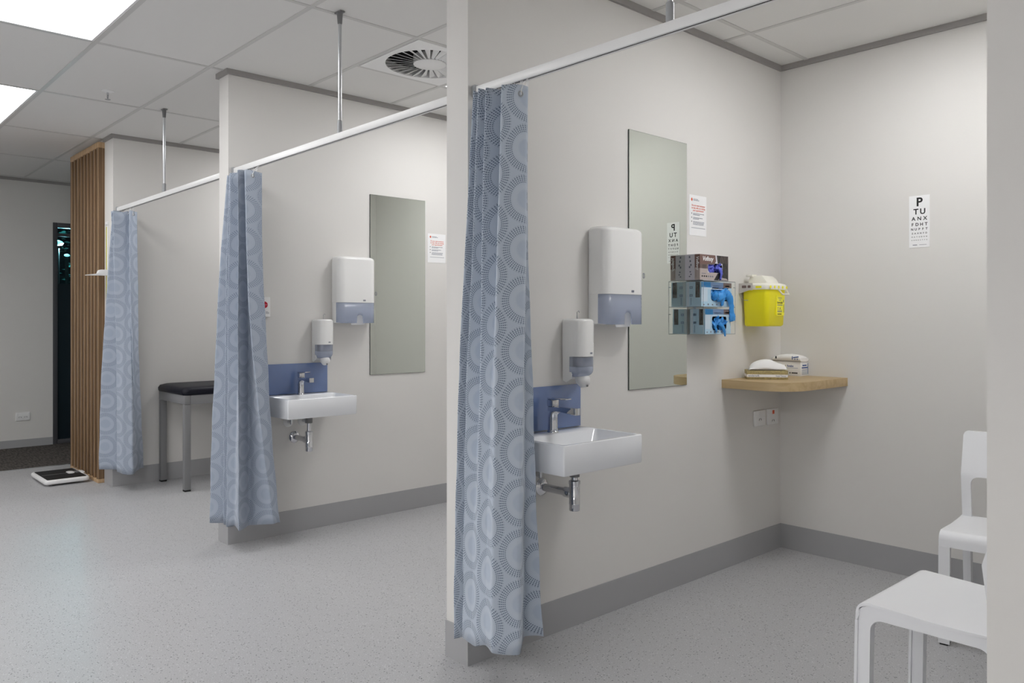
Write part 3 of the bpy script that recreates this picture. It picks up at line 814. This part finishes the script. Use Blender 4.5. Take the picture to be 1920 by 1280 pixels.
def prints_top(f, s, w, d, h):
    # side panel: pale strip with marks, brown strip with upright lettering
    SQ(s, .060, d, h*.45, h-.001, 'brown'); SQ(s, .060, d, .001, h*.45, 'pinkgrey')
    for i, z in enumerate((.86, .70, .55, .47, .30, .2, .12)): SQ(s, .026+(i % 3)*.004, .034+(i % 3)*.004, h*z, h*z+.010-(i > 3)*.004, 'greyink')
    s.mesh(text('Vofinny', .022, .25, .0006), Matrix.Translation((.076, -.0006, h*.66)) @ Matrix(((0,-1,0,0),(0,0,-1,0),(1,0,0,0),(0,0,0,1))) @ Matrix.Rotation(PI, 4, 'Z'), 'paper')
    SQ(s, .066, .068, h*.10, h*.38, 'taupe')
    # front: brown sweep, dark picture at right, marks
    f.prism([(0, h*.62), (w*.50, h*.62), (w*.555, h*.76), (w*.535, h-.001), (0, h-.001)], 'x', d+.0001, d+.0003, 'brown')
    f.prism([(0, h*.45), (w*.27, h*.45), (w*.27, h*.62), (0, h*.62)], 'x', d+.0001, d+.0003, 'taupe')
    f.prism([(0, .001), (w*.27, .001), (w*.27, h*.45), (0, h*.45)], 'x', d+.0001, d+.0003, 'pinkgrey')
    f.prism([(w*.27, .001), (w*.48, .001), (w*.62, h*.30), (w*.27, h*.30)], 'x', d+.0001, d+.0003, 'pinkgrey')
    f.prism([(w*.27, h*.68), (w*.53, h*.68), (w*.50, h*.62), (w*.27, h*.62)], 'x', d+.0003, d+.0004, 'taupe')
    f.prism([(w*.62, h*.68), (w*.999, h*.68), (w*.999, h-.001), (w*.585, h-.001)], 'x', d+.0001, d+.0003, 'charcoal')
    f.prism([(w*.79, h*.30), (w*.999, h*.30), (w*.999, h*.68), (w*.79, h*.68)], 'x', d+.0001, d+.0003, 'charcoal')
    f.prism([(w*.48, .001), (w*.999, .001), (w*.999, h*.30), (w*.62, h*.30)], 'x', d+.0001, d+.0003, 'charcoal')
    for k in range(5):
        y = w*(.70+.06*k); f.prism([(y, h*.70), (y+w*.022, h*.70), (y+w*.06, h*.98), (y+w*.038, h*.98)], 'x', d+.0003, d+.0005, 'taupe')
    f.prism([(w*.62, .004), (w*.99, .004), (w*.93, h*.10), (w*.72, h*.13)], 'x', d+.0003, d+.0005, 'pinkgrey')
    f.mesh(text('Vofinny', .030, .30, .0010), face_x(d+.0006, w*.265, h*.83), 'paper')
    for k in range(3): f.box(d+.0004, d+.0006, w*.085, w*.205, h*(.56-.055*k), h*(.56-.055*k)+.0035, 'charcoal')
    f.box(d+.0004, d+.0006, w*.06, w*.2, h*.245, h*.245+.003, 'greyink')
    for k in range(6): f.prism(rrect(w*(.055+.072*k), w*(.10+.072*k), h*.12, h*.18, .003, 3), 'x', d+.0004, d+.0006, 'ink' if k < 3 else 'greyink')
    f.box(d+.0001, d+.0004, w*.30, w*.5, h*.30, h*.302, 'pinkgrey')
def prints_blue(wd):
    def P(f, s, w, d, h):
        SQ(s, d-.034, d-.008, h*.36, h-.001, 'darkprint'); SQ(s, d-.025, d-.014, h*.52, h*.86, 'pinkgrey'); SQ(s, d-.017, d-.015, h*.55, h*.83, 'red')
        for z in (.72, .40): SQ(s, d-.068, d-.050, h*z, h*z+.012, 'slate'); SQ(s, d-.064, d-.054, h*z+.003, h*z+.009, 'lightblue')
        SQ(s, d-.061, d-.058, h*.06, h*.36, 'slate'); SQ(s, .004, d-.07, .002, h-.002, 'paleblue')
        FQ(f, d, .001, w*.30, h*.78, h-.001, 'midblue'); FQ(f, d, w*.30, w*.72, h*.78, h-.001, 'slate'); FQ(f, d, w*.72, w*.999, h*.78, h-.001, 'taupe')
        FQ(f, d, w*.78, w*.93, h*.83, h*.88, 'paleblue'); FQ(f, d, w*.34, w*.62, h*.83, h*.85, 'paleblue')
        FQ(f, d, .001, w*.20, h*.2, h*.76, 'paleblue'); FQ(f, d, w*.20, w*.98, h*.70, h*.735, 'paleblue')
        for k in range(5): FQ(f, d, w*(.06+.14*k), w*(.10+.14*k), h*.05, h*(.10+.02*(k % 2)), 'greyink')
    return P
G = 'glove boxes in the acrylic rack'
g1 = carton('glove_box', 'brown and pale grey box of violet gloves lying on top of the clear rack', (.003, 1.388, 1.5075), .250, .090, .127, (.132, .062, .063, .023, .018), 'palegrey', prints_top, G)
g2 = carton('glove_box', 'light blue glove box in the middle of the stack, a long glove dangling from it', (.004, 1.397, 1.3775), .268, .091, .122, (.165, .062, .082, .033, .018), 'lightblue', prints_blue(1), G)
g3 = carton('glove_box', 'light blue glove box in the bottom tier of the clear rack', (.014, 1.418, 1.2415), .228, .088, .124, (.125, .055, .064, .036, .018), 'lightblue', prints_blue(2), G)

def glove(name, label, loc, m, limbs, group=None):
    b = MB()
    for path, rad, fl in limbs:
        P = [Vector(p) for p in path]; Q, R = [], []
        for i in range(len(P)-1):     # smooth the polyline
            for k in range(5):
                u = k/5; p0, p1, p2, p3 = P[max(i-1, 0)], P[i], P[i+1], P[min(i+2, len(P)-1)]
                Q.append(.5*((2*p1)+(p2-p0)*u+(2*p0-5*p1+4*p2-p3)*u*u+(3*p1-p0-3*p2+p3)*u**3)); R.append(rad[i]+(rad[i+1]-rad[i])*u)
        Q.append(P[-1]); R.append(rad[-1]*.4)
        Q = [q + Vector((random.uniform(-1, 1), random.uniform(-1, 1), random.uniform(-1, 1)))*.0020 for q in Q]
        b.tube(Q, R, m, 10, fl, up=(1, 0, 0))
    o = b.build(name, None, 70, loc); return tag(o, label, 'glove', group)
def crumple(w, h, n, seed, depth=.022):
    r = random.Random(seed); L = []
    for k in range(n):
        y0 = r.uniform(-w, w); z0 = r.uniform(-h, h); P = [(r.uniform(-depth, -.004), y0, z0)]
        for i in range(4): P.append((max(-depth, min(-.003, P[-1][0]+r.uniform(-.008, .010))), max(-w, min(w, P[-1][1]+r.uniform(-.022, .022))), max(-h, min(h, P[-1][2]+r.uniform(-.012, .012)))))
        L.append((P, [r.uniform(.007, .013)*q for q in (.6, 1.3, .7, 1.4, .6)], .34))
    return L
# front hole centres in world space
H1 = (.003+.090, 1.388+.132, 1.5075+.062); H2 = (.004+.091, 1.397+.165, 1.3775+.062); H3 = (.014+.088, 1.418+.125, 1.2415+.055)
glove('disposable_glove', 'violet glove drooping a finger out of the top glove box', H1, 'glovepurple',
      crumple(.054, .015, 20, 1) + [([(-.012, .020, .004), (.002, .034, -.002), (.006, .046, -.020), (.005, .045, -.040), (.004, .041, -.056)], [.010, .013, .014, .014, .011], .45)], 'gloves in the boxes')
glove('disposable_glove', 'bunched blue glove spilling from the opening of the middle glove box', H2, 'gloveblue',
      crumple(.074, .026, 26, 2) + [([(-.01, -.055, .0), (.004, -.058, -.008), (.008, -.050, -.020), (.006, -.046, -.026)], [.016, .022, .018, .010], .4),
      ([(-.01, -.02, .006), (.010, -.022, .0), (.014, -.024, -.020), (.012, -.018, -.038)], [.013, .020, .021, .013], .40), ([(-.01, -.038, .010), (.006, -.044, .002), (.009, -.046, -.014), (.007, -.050, -.030)], [.012, .017, .016, .009], .36), ([(-.01, .022, .012), (.007, .020, .004), (.011, .016, -.016), (.009, .022, -.030)], [.012, .018, .016, .010], .36),
      ([(-.008, .0, .008), (.010, .004, -.008), (.010, .006, -.035), (.007, .006, -.058)], [.010, .012, .010, .007], .5)], 'gloves in the boxes')
glove('disposable_glove', 'long blue glove dangling from the middle box past the bottom box', H2, 'gloveblue',
      [([(-.014, .020, .010), (.006, .040, .006), (.014, .060, -.012), (.017, .074, -.045), (.018, .078, -.085), (.018, .083, -.118), (.017, .085, -.134)], [.016, .020, .020, .014, .013, .018, .014], .42),
       ([(-.010, .045, .012), (.008, .056, .004), (.012, .058, -.018), (.010, .056, -.030)], [.012, .014, .010, .006], .5)], 'gloves in the boxes')
glove('disposable_glove', 'blue glove with a thin fingertip hanging out of the bottom glove box', H3, 'gloveblue',
      crumple(.054, .027, 20, 3) + [([(-.008, -.044, .0), (.004, -.046, -.012), (.006, -.038, -.034), (.005, -.036, -.044)], [.012, .016, .013, .006], .45),
      ([(-.006, .0, .002), (.006, .008, -.010), (.010, .026, -.034), (.010, .036, -.056), (.010, .040, -.066)], [.014, .012, .009, .007, .005], .5)], 'gloves in the boxes')

# ------------------------------------------------------------------ sharps container and its bracket
t = thing('sharps_container', 'yellow plastic sharps bin with cream lid held on the wall above the corner shelf', 'sharps bin', (.0042, 1.912, 1.277))
def RR(x0, x1, y0, y1, r, z): return [(p[0], p[1], z) for p in rrect(x0, x1, y0, y1, r, 6)]
b = MB(); b.loft([RR(.012, .142, .008, .178, .022, 0), RR(.006, .150, .002, .186, .025, .008), RR(.0, .156, -.003, .197, .027, .192), RR(.0, .157, -.004, .198, .027, .200)], 'yellow'); b.build('tub', t, 50)
b = MB(); b.loft([RR(-.004, .163, -.010, .204, .036, .196), RR(-.005, .164, -.011, .205, .036, .200), RR(-.005, .164, -.011, .205, .036, .218), RR(.0, .158, -.006, .20, .034, .226), RR(.02, .14, .02, .18, .03, .232)], 'cream')
b.build('lid', t, 50)
b = MB()
for k in range(5): b.lathe([(.001, .0), (.0085, .0), (.0085, .0006), (.001, .0008)], (.164, .012+.042*k, .209), 'x', 'yellow', 14)
for k in range(2): b.prism([(.030+.06*k, .203), (.064+.06*k, .203), (.064+.06*k, .215), (.030+.06*k, .215)], 'y', -.0117, -.0110, 'yellow')
b.build('lid_clips', t)
b = MB(); b.prism([(.02, .228), (.135, .228), (.130, .240), (.122, .256), (.10, .272), (.035, .272), (.025, .256)], 'y', .030, .150, 'cream', .006)
b.prism([(.018, .268), (.055, .268), (.055, .278), (.018, .278)], 'y', .012, .060, 'cream', .003); b.build('drop_flap', t)
b = MB(); X = .166; pts = [(X, .085, .200), (X+.006, .118, .172), (X+.006, .188, .172), (X, .168, .200)]
for a, c in zip(pts[:-1], pts[1:]): b.tube([a, c], .0048, 'cream', 8)
b.build('carry_clip', t)
b = MB(); b.prism([(.088, .058), (.166, .058), (.170, .165), (.090, .165)], 'x', .1525, .1572, 'yellowlab'); b.build('label', t)
b = MB(); X = .1573; q = .018
b.mesh(text('DANGER', .0145, 0, .0006), face_x(X, .138-q, .126), 'ink')
for y0, y1, z, th in ((.120, .158, .150, .003), (.128, .152, .139, .003), (.110, .166, .112, .004), (.112, .160, .084, .003), (.112, .160, .076, .005), (.112, .155, .064, .004)): b.box(X, X+.0003, y0-q, y1-q, z, z+th, 'greyink' if z != .064 else 'ink')
b.box(X, X+.0003, .118-q, .122-q, .092, .104, 'greyink'); b.prism([(.134-q, .092), (.146-q, .092), (.140-q, .104)], 'x', X, X+.0003, 'greyink')
b.box(X, X+.0003, .1765-q, .1795-q, .074, .118, 'ink'); b.box(X, X+.0003, .172-q, .178-q, .128, .142, 'greyink')
b.build('label_print', t)

t = thing('sharps_bracket', 'pale grey slotted wall bracket gripping the yellow sharps bin', 'bracket', (0, 1.888, 1.452))
b = MB(); L = .082
b.prism([(.0005, 0), (.06, .018), (L, .018), (L, .056), (.0005, .056)], 'y', 0, .003, 'bracket')
b.box(.0005, .004, .003, .215, .02, .056, 'bracket', .001); b.build('arm', t)
b = MB()
for a, c in ((.020, .046), (.054, .072)): b.prism(rrect(a, c, .030, .044, .003, 3), 'y', -.0006, -.0001, 'taupe'); 
b.build('slots', t)
MB().tube([(.004, .003, .0), (.012, .0, -.022), (.030, .0, -.034), (.050, .012, -.036)], .0014, 'silver', 8).build('wire_loop', t)

# ------------------------------------------------------------------ corner shelf and what lies on it
sh = [(.0005, YB-.0005), (.0005, 1.723)]
nx, ny, r = .393, 1.712, .17
for k in range(13):
    a = -PI/2 + PI/2*k/12; sh.append((nx-r+r*math.cos(a), ny+r+r*math.sin(a)))
sh.append((nx, YB-.0005))
b = MB(); b.prism(sh, 'z', .954, .998, 'oak', .0012); tag(b.build('corner_shelf', None, 40), 'pale oak corner shelf with a rounded front, fixed in the corner of the nearest bay', 'shelf')
ZS = .998
a0 = math.atan2(.126, .166)
t = thing('tissue_box', 'flat kraft-coloured tissue box with a white tissue puffed out, on the corner shelf', 'tissue box', (.080, 1.838, ZS+.0002), a0)
b = MB(); Lx, Ly, Hh = .208, .112, .046; b.box(0, Lx, 0, Ly, 0, Hh, 'olive', .0015); b.build('carton', t)
b = MB(); b.box(.001, Lx-.001, -.0005, -.0001, .012, .026, 'paper'); b.box(-.0005, -.0001, .001, Ly-.001, .012, .026, 'paper')
b.mesh(text('tendersoft', .0135, 0, .0002), face_ny(.034, -.0007, .019), 'greyink'); b.mesh(text('Facial Tissues', .0095, 0, .0002), face_ny(Lx-.036, -.0007, .018), 'greyink'); b.build('band_print', t)
b = MB(); rnd = random.Random(2)
# puffed tissue: folded sheet surface
prof = [(-.006, .0), (.004, .026), (.030, .050), (.072, .060), (.110, .056), (.140, .046), (.172, .030), (.190, .026)]
rings = []
for u in range(7):
    yy = .014+.0125*u; k = math.sin(PI*min(max(u, .06), 5.94)/6)**.55
    rings.append([(.018+x*(.97+.04*math.sin(u*2+i)), yy+.004*math.sin(i*2.1), Hh+.001+z*k+.0045*math.sin(i*2.3+u*1.7)*(1 if i else 0)) for i, (x, z) in enumerate(prof)])
b.loft(rings, 'paper', cap=False, closed=False)
o = b.build('tissue', t, 180, fix=True); o.modifiers.new('smooth', 'SUBSURF').levels = 2; o.modifiers['smooth'].render_levels = 2; md = o.modifiers.new('thickness', 'SOLIDIFY'); md.thickness = .0008
b = MB(); b.prism(rrect(.012, .190, .020, .095, .03, 5), 'z', Hh+.0001, Hh+.0005, 'taupe'); b.build('opening', t)
t = thing('dressing_box', 'white and blue printed box behind the tissue box on the corner shelf', 'box', (.004, 2.243, ZS+.0002))
b = MB(); b.box(0, .166, 0, .086, 0, .080, 'paper', .001); b.build('carton', t)
b = MB()
b.mesh(text('XXX Swabs'.replace('XXX ', ''), .0155, 0, .0005), face_ny(.104, -.0003, .055), 'blueink'); b.box(.02, .15, -.0004, -.0001, .043, .045, 'slate'); b.box(.112, .148, -.0004, -.0001, .014, .020, 'ink'); b.box(.100, .106, -.0004, -.0001, .013, .021, 'ink')
b.box(.1661, .1664, .02, .066, .056, .063, 'blueink'); b.box(.1661, .1664, .012, .078, .043, .050, 'blueink')
for k in range(4): b.box(.1661, .1664, .014, .074, .034-.008*k, .0365-.008*k, 'slate')
b.box(.1661, .1664, .078, .085, .01, .07, 'slate'); b.build('carton_print', t)
t = thing('wipes_packet', 'crinkled white packet with dark blue print lying on the white box', 'packet', (-.0+.004, 2.232, ZS+.0806))
b = MB(); rings = []
for k in range(15):
    u = k/14; x = .170*u; hgt = .040*min(1, math.sin(PI*min(max(u, .02), .98))**.24); wd = .094
    ring = []
    for j in range(18):
        a = 2*PI*j/18; cy, cz = math.cos(a), math.sin(a)
        ring.append((x, wd/2+wd/2*math.copysign(abs(cy)**.6, cy)*(.985+.015*math.sin(k*2.3+j)), hgt/2+hgt/2*math.copysign(abs(cz)**.7, cz)*(1+.05*math.sin(k*1.7+j*2.1))+.0004))
    rings.append(ring)
b.loft(rings, 'paper'); b.build('pouch', t, 60)
b = MB(); b.prism([(.128, .020), (.160, .025), (.160, .031), (.128, .026)], 'y', -.0012, -.0004, 'blueink'); b.prism([(.120, .012), (.125, .012), (.125, .030), (.120, .030)], 'y', -.0012, -.0004, 'blueink')
for x in (.136, .150): b.box(x, x+.004, -.0012, -.0004, .010, .018, 'blueink')
b.box(.02, .028, -.0012, -.0004, .014, .028, 'ink'); b.build('pouch_print', t)

# ------------------------------------------------------------------ power outlets
def outlet(name, label, loc, w, h, rot, kind):
    t = thing(name, label, 'power outlet', loc, rot, 'white wall outlets')
    b = MB(); b.prism(rrect(0, w, 0, h, .004, 3), 'x', .0005, .010, 'plast', .002); b.build('plate', t)
    b = MB()
    for c in ([w*.5] if kind != 'double' else [w*.3, w*.7]):
        for s in (-1, 1):
            P = Matrix.Translation((0, c+s*.009, h*.42)) @ Matrix.Rotation(s*.5, 4, 'X')
            q = [P @ Vector((0, y, z)) for y, z in ((-.0018, -.0065), (.0018, -.0065), (.0018, .0065), (-.0018, .0065))]
            if kind == 'switch': q = [v-Vector((0, 0, h*.18)) for v in q]
            b.loft([[(.0101, v.y, v.z) for v in q], [(.0106, v.y, v.z) for v in q]], 'ink')
    b.build('socket_slots', t)
    b = MB()
    if kind == 'double':
        for c in (w*.12, w*.88): b.box(.010, .013, c-.005, c+.005, h*.62, h*.86, 'plast', .001)
    elif kind == 'switch': b.box(.010, .013, w*.42, w*.58, h*.66, h*.90, 'orange', .001)
    else: b.box(.010, .013, w*.40, w*.60, h*.70, h*.90, 'plast', .001)
    b.build('rocker_switch', t)
outlet('power_outlet', 'white wall socket under the corner shelf, the one farther from the corner', (0, 2.035, .722), .116, .086, 0, 'single')
outlet('power_outlet', 'white wall socket with an orange switch under the corner shelf, nearest the corner', (0, 2.175, .720), .116, .088, 0, 'switch')
outlet('power_outlet', 'white double wall socket low on the far end wall, left of the dark window', (XL, -.156, .275), .128, .086, 0, 'double')

# ------------------------------------------------------------------ chairs
def chair_proto():
    t = thing('moulded_chair', '', 'chair'); HWX = .232
    # local frame: front towards -Y, back towards +Y
    fr = -.205
    prof = []
    R = .034; Z = .455
    top = [(.187, Z-.004), (.10, Z-.008), (0, Z-.008), (-.10, Z-.003), (fr+R, Z)] + [(fr+R-R*math.sin(a), Z-R+R*math.cos(a)) for a in [PI/2*k/7 for k in range(1, 8)]] + [(fr-.002, Z-.060)]
    low = [(y+ (.009 if i > 8 else 0), z-.009) if i < 11 else (y+.009, z) for i, (y, z) in enumerate(top)]
    b = MB(); b.prism(top+list(reversed(low)), 'x', -HWX, HWX, 'chair', .0022); b.build('seat', t, 40)
    # side frames: legs run into the apron under the seat with rounded corners
    def arc(cy, cz, r, a0, a1, n=7): return [(cy+r*math.cos(a0+(a1-a0)*k/n), cz+r*math.sin(a0+(a1-a0)*k/n)) for k in range(n+1)]
    fl = [(fr+.000, .006), (fr+.036, .006), (fr+.042, .372)] + arc(fr+.078, .372, .036, PI, PI/2)[1:] + [(fr+.10, .408), (fr+.10, .446), (fr+R, .446)] + arc(fr+R, .446-R+.002, R-.006, PI/2, PI)[1:] + [(fr+.005, .36)]
    rl = [(.238, .006), (.202, .006), (.166, .372)] + list(reversed(arc(.130, .372, .036, PI/2, 0)))[0:0] + arc(.130, .372, .036, 0, PI/2)[1:] + [(.10, .408), (.10, .446), (.205, .446), (.208, .40)]
    ap = [(fr+.10, .408), (.10, .408), (.10, .446), (fr+.10, .446)]
    for s in (-1, 1):
        xa, xb = sorted((s*(HWX-.0055), s*(HWX-.036))); ra_, rb_ = sorted((s*HWX, s*(HWX-.042)))
        for nm, P in (('leg', fl), ('leg', rl)):
            b = MB(); b.prism(P, 'x', xa, xb, 'chair')
            if P is fl: b.prism([(fr-.009, .006), (fr-.001, .006), (fr+.0065, Z-.0602), (fr-.002, Z-.0602)], 'x', ra_, rb_, 'chair')
            y0, y1 = P[0][0], P[1][0]; y0, y1 = min(y0, y1), max(y0, y1)
            lg = b.build(nm, t, 40)
            MB().box(xa, xb, y0-(.008 if P is fl else 0), y1, 0, .0058, 'black', .001).build('foot', lg)
        b = MB(); b.prism(ap, 'x', xa, xb, 'chair'); b.build('side_rail', t)
    b = MB(); b.box(-HWX+.04, HWX-.04, fr+.012, fr+.030, .404, .446, 'chair'); b.box(-HWX+.04, HWX-.04, .170, .190, .404, .446, 'chair'); b.build('cross_rail', t)
    # backrest: two uprights and a curved panel moulded in one
    def yb(x, z):
        u = (z-.44)/.20
        y = .168-.030*min(max(u, 0), 1) if z < .64 else .138+.052*((z-.64)/.18)**.95
        return y + .028*(1-(x/HWX)**2)*min(1, max(0, (z-.58)/.06))
    b = MB(); th = .016
    def sheet(xs, bot, topf, nz):
        F, K = [], []
        for x in xs:
            z0, z1 = bot(x), topf(x)
            F.append([(x, yb(x, z0+(z1-z0)*j/nz), z0+(z1-z0)*j/nz) for j in range(nz+1)])
        for f in F: K.append([(x, y+th, z) for x, y, z in f])
        vF = [[b.b.verts.new(p) for p in c] for c in F]; vK = [[b.b.verts.new(p) for p in c] for c in K]; fs = []
        n = len(xs)
        for i in range(n-1):
            for j in range(nz):
                fs.append(b.b.faces.new((vF[i][j], vF[i+1][j], vF[i+1][j+1], vF[i][j+1]))); fs.append(b.b.faces.new((vK[i][j], vK[i][j+1], vK[i+1][j+1], vK[i+1][j])))
            fs.append(b.b.faces.new((vF[i][0], vK[i][0], vK[i+1][0], vF[i+1][0]))); fs.append(b.b.faces.new((vF[i][nz], vF[i+1][nz], vK[i+1][nz], vK[i][nz])))
        for i in (0, n-1):
            for j in range(nz): fs.append(b.b.faces.new((vF[i][j], vF[i][j+1], vK[i][j+1], vK[i][j])))
        b._fin(fs, 'chair')
    ri, zr = .030, .018
    HB = HWX-.006
    def topz(x):
        e = HB-abs(x); return .822-.004*(1-(x/HB)**2) - (zr-math.sqrt(max(0, zr*zr-(zr-e)**2)) if e < zr else 0)
    def ubot(x): return .440
    def ulow(x):   # panel underside with rounded inner corners
        e = (HB-.036)-abs(x); return .628-(ri-math.sqrt(max(0, ri*ri-(ri-e)**2)) if e < ri else 0)
    xi = HB-.036
    outer = [HB-.036+.036*k/8 for k in range(9)]
    sheet(outer, ubot, topz, 22); sheet([-x for x in reversed(outer)], ubot, topz, 22)
    inner = sorted(set([round(v, 5) for v in [-xi+ri*(1-math.cos(PI/2*k/7)) for k in range(8)] + [-.16+.32*k/14 for k in range(15)] + [xi-ri*(1-math.cos(PI/2*k/7)) for k in range(8)]]))
    sheet(inner, ulow, topz, 12)
    b.build('backrest', t, 50)
    return t
a = chair_proto(); c = copy_tree(a)
place(a, (1.337, 1.770, 0), 'white moulded chair against the back wall, its open backrest showing', 'white moulded chairs'); a.rotation_euler = (0, 0, .10)
place(c, (1.457, .735, 0), 'white moulded chair nearest the camera, only its seat and legs in view', 'white moulded chairs'); c.rotation_euler = (0, 0, -PI/2)

# ------------------------------------------------------------------ exam couch in the farthest bay
t = thing('exam_couch', 'exam couch with navy vinyl pad and grey steel legs in the farthest bay', 'couch', (-4.375, .340, 0)); w, L = .565, 1.88
b = MB()
b.box(0, w, 0, .045, .665, .735, 'steelgrey', .003); b.box(0, w, L-.045, L, .665, .735, 'steelgrey', .003)
b.box(0, .030, .045, L-.045, .665, .735, 'steelgrey', .003); b.box(w-.030, w, .045, L-.045, .665, .735, 'steelgrey', .003); b.build('frame', t)
for x in (0, w-.048):
    for y in (0, L-.048):
        lg = MB().box(x+.0005, x+.048, y+.0005, y+.048, .012, .6645, 'steelgrey', .004).build('leg', t)
        MB().box(x+.001, x+.0475, y+.001, y+.0475, 0, .012, 'black', .002).build('foot', lg)
b = MB(); b.loft([RR(-.004, w+.004, -.006, L+.004, .03, .7355), RR(-.012, w+.012, -.014, L+.012, .045, .748), RR(-.014, w+.014, -.016, L+.014, .05, .766), RR(-.006, w+.006, -.008, L+.006, .06, .786), RR(.02, w-.02, .025, L-.03, .07, .797), RR(.10, w-.10, .12, L-.12, .07, .801)], 'vinylnavy'); b.build('cushion', t, 60)

# ------------------------------------------------------------------ scales, height measure, oak slat panel
t = thing('floor_scale', 'white and black flat weighing scale on the floor in front of the oak slat panel', 'scale', (-5.215, -.405, 0)); w, d = .50, .325
b = MB(); b.loft([RR(.006, w-.006, .006, d-.006, .03, .016), RR(0, w, 0, d, .035, .022), RR(0, w, 0, d, .035, .042), RR(.006, w-.006, .006, d-.006, .035, .050)], 'plast'); b.build('base', t, 50)
b = MB(); b.prism(rrect(.030, w-.020, .022, d-.022, .01, 4), 'z', .0501, .0525, 'mat_black'); b.build('tread_mat', t)
b = MB(); b.box(w*.5-.003, w*.5+.003, .03, d*.64, .0526, .0530, 'silver'); b.build('centre_line', t)
b = MB(); b.prism(rrect(w*.39, w*.61, d*.66, d*.81, .022, 6), 'z', .0526, .058, 'plast', .002); b.build('display_surround', t)
b = MB(); b.prism(rrect(w*.42, w*.58, d*.83, d*.925, .006, 3), 'z', .0526, .057, 'greymetal', .001); b.build('display', t)
b = MB(); b.prism(rrect(w*.40, w*.60, d*.945, d*1.04, .012, 4), 'z', .045, .056, 'plast', .002); b.build('foot_switch', t)
for x in (.07, w-.07):
    for y in (.05, d-.05): MB().lathe([(.018, 0), (.018, .017)], (x, y, 0), 'z', 'silver', 16).build('foot', t)

t = thing('height_measure', 'wall height measure with a yellow ruler and white head slide beside the oak panel', 'height measure', (-4.53, 0, 1.0))
b = MB(); b.box(-.016, .016, -.010, -.0005, 0, 1.085, 'plast', .002); b.build('rail', t)
b = MB(); b.box(-.010, .010, -.0115, -.0101, .02, 1.055, 'ruler')
for k in range(100): b.box(-.010, -.004 if k % 5 else .002, -.0118, -.0115, .03+.0102*k, .0312+.0102*k, 'ink')
b.build('ruler', t)
b = MB(); b.box(-.024, .024, -.016, -.0005, 1.07, 1.095, 'plast', .003); b.build('end_cap', t)
b = MB(); b.prism([(-.012, .665), (-.060, .665), (-.160, .662), (-.160, .667), (-.078, .678), (-.074, .694), (-.066, .708), (-.055, .711), (-.012, .711)], 'x', -.030, .030, 'plast', .002); b.build('head_slide', t)

t = thing('slat_panel', 'tall oak slat screen panel on the wall end, beyond the third curtain', 'wood panel', (-5.45, 0, 0)); w, h = .836, 2.742
b = MB(); b.box(.002, w-.002, -.018, -.0005, .002, h-.002, 'slatback')
n = 8; p = (w-.046)/n
for k in range(n+1): b.box(p*k, p*k+.046, -.050, -.018, .0, h, 'slat', .002)
b.build('slats', t)
MB().box(-.001, w+.001, -.0508, -.0005, 0, .032, 'slat', .002).build('end_rail', t); MB().box(-.001, w+.001, -.0508, -.0005, h-.045, h+.001, 'slat', .002).build('end_rail', t)

# ------------------------------------------------------------------ the night garden behind the dark window
struct(MB().box(-12, XL-.12, -1, 6, -.12, -.02, 'soil').build('floor_garden'))
t = thing('garden_tree', 'dark leafy tree lit at night, seen through the dark window', 'tree', (-8.9, .95, -.02))
MB().tube([(0, 0, 0), (.03, .02, .8), (-.03, .0, 1.6), (.02, .05, 2.6)], [.07, .06, .05, .03], 'bark').build('trunk', t)
b = MB(); rnd = random.Random(11)
for k in range(900):
    a = rnd.uniform(0, 2*PI); z = rnd.uniform(1.2, 3.2); r = rnd.uniform(.05, .85)
    p = Vector((r*math.cos(a), r*math.sin(a), z)); s = rnd.uniform(.03, .06)
    R = Matrix.Rotation(rnd.uniform(0, 6), 3, 'Z') @ Matrix.Rotation(rnd.uniform(-1, 1), 3, 'X')
    b.quad([p+R@Vector(v) for v in ((-s, 0, 0), (0, -s*.4, .004), (s, 0, 0), (0, s*.4, .004))], 'leaf')
b.build('foliage', t, 180, fix=False)
def garden_lamp(x, y, z, r, label):
    t = thing('garden_lamp', label, 'lamp', (x, y, -.02), 0, 'garden lamps')
    MB().tube([(0, 0, 0), (0, 0, z-r)], .02, 'black', 10).build('post', t)
    b = MB(); b.lathe([(.01, z-r*.5), (r*.8, z-r*.35), (r, z), (r*.75, z+r*.35), (.01, z+r*.5)], (0, 0, 0), 'z', 'lamp', 18); b.build('lamp_head', t)
    l = bpy.data.lights.new('lamp_glow', 'POINT'); l.energy = 30; l.color = (.4, .9, 1.); l.shadow_soft_size = .03; lo = bpy.data.objects.new('lamp_glow', l); C.objects.link(lo); lo.parent = t; lo.location = (-.1, 0, z+r+.05)
garden_lamp(-8.15, .462, 2.235, .062, 'bluish garden lamp glowing high in the dark window')
garden_lamp(-8.05, .535, 2.09, .030, 'small bluish garden lamp glowing at the edge of the dark window')
#@@LIGHTS
# ------------------------------------------------------------------ render look
sc = bpy.context.scene
wd = bpy.data.worlds.new('night'); sc.world = wd; wd.use_nodes = True
wd.node_tree.nodes['Background'].inputs[0].default_value = (.02, .03, .05, 1); wd.node_tree.nodes['Background'].inputs[1].default_value = .05
sc.view_settings.view_transform = 'Standard'; sc.view_settings.look = 'None'; sc.view_settings.gamma = 1; sc.view_settings.use_curve_mapping = False
sc.view_settings.exposure = 0.0
sc.cycles.max_bounces = 12; sc.cycles.diffuse_bounces = 6; sc.cycles.glossy_bounces = 6; sc.cycles.transparent_max_bounces = 16
sc.cycles.use_denoising = True
sc.cycles.caustics_reflective = False; sc.cycles.caustics_refractive = False
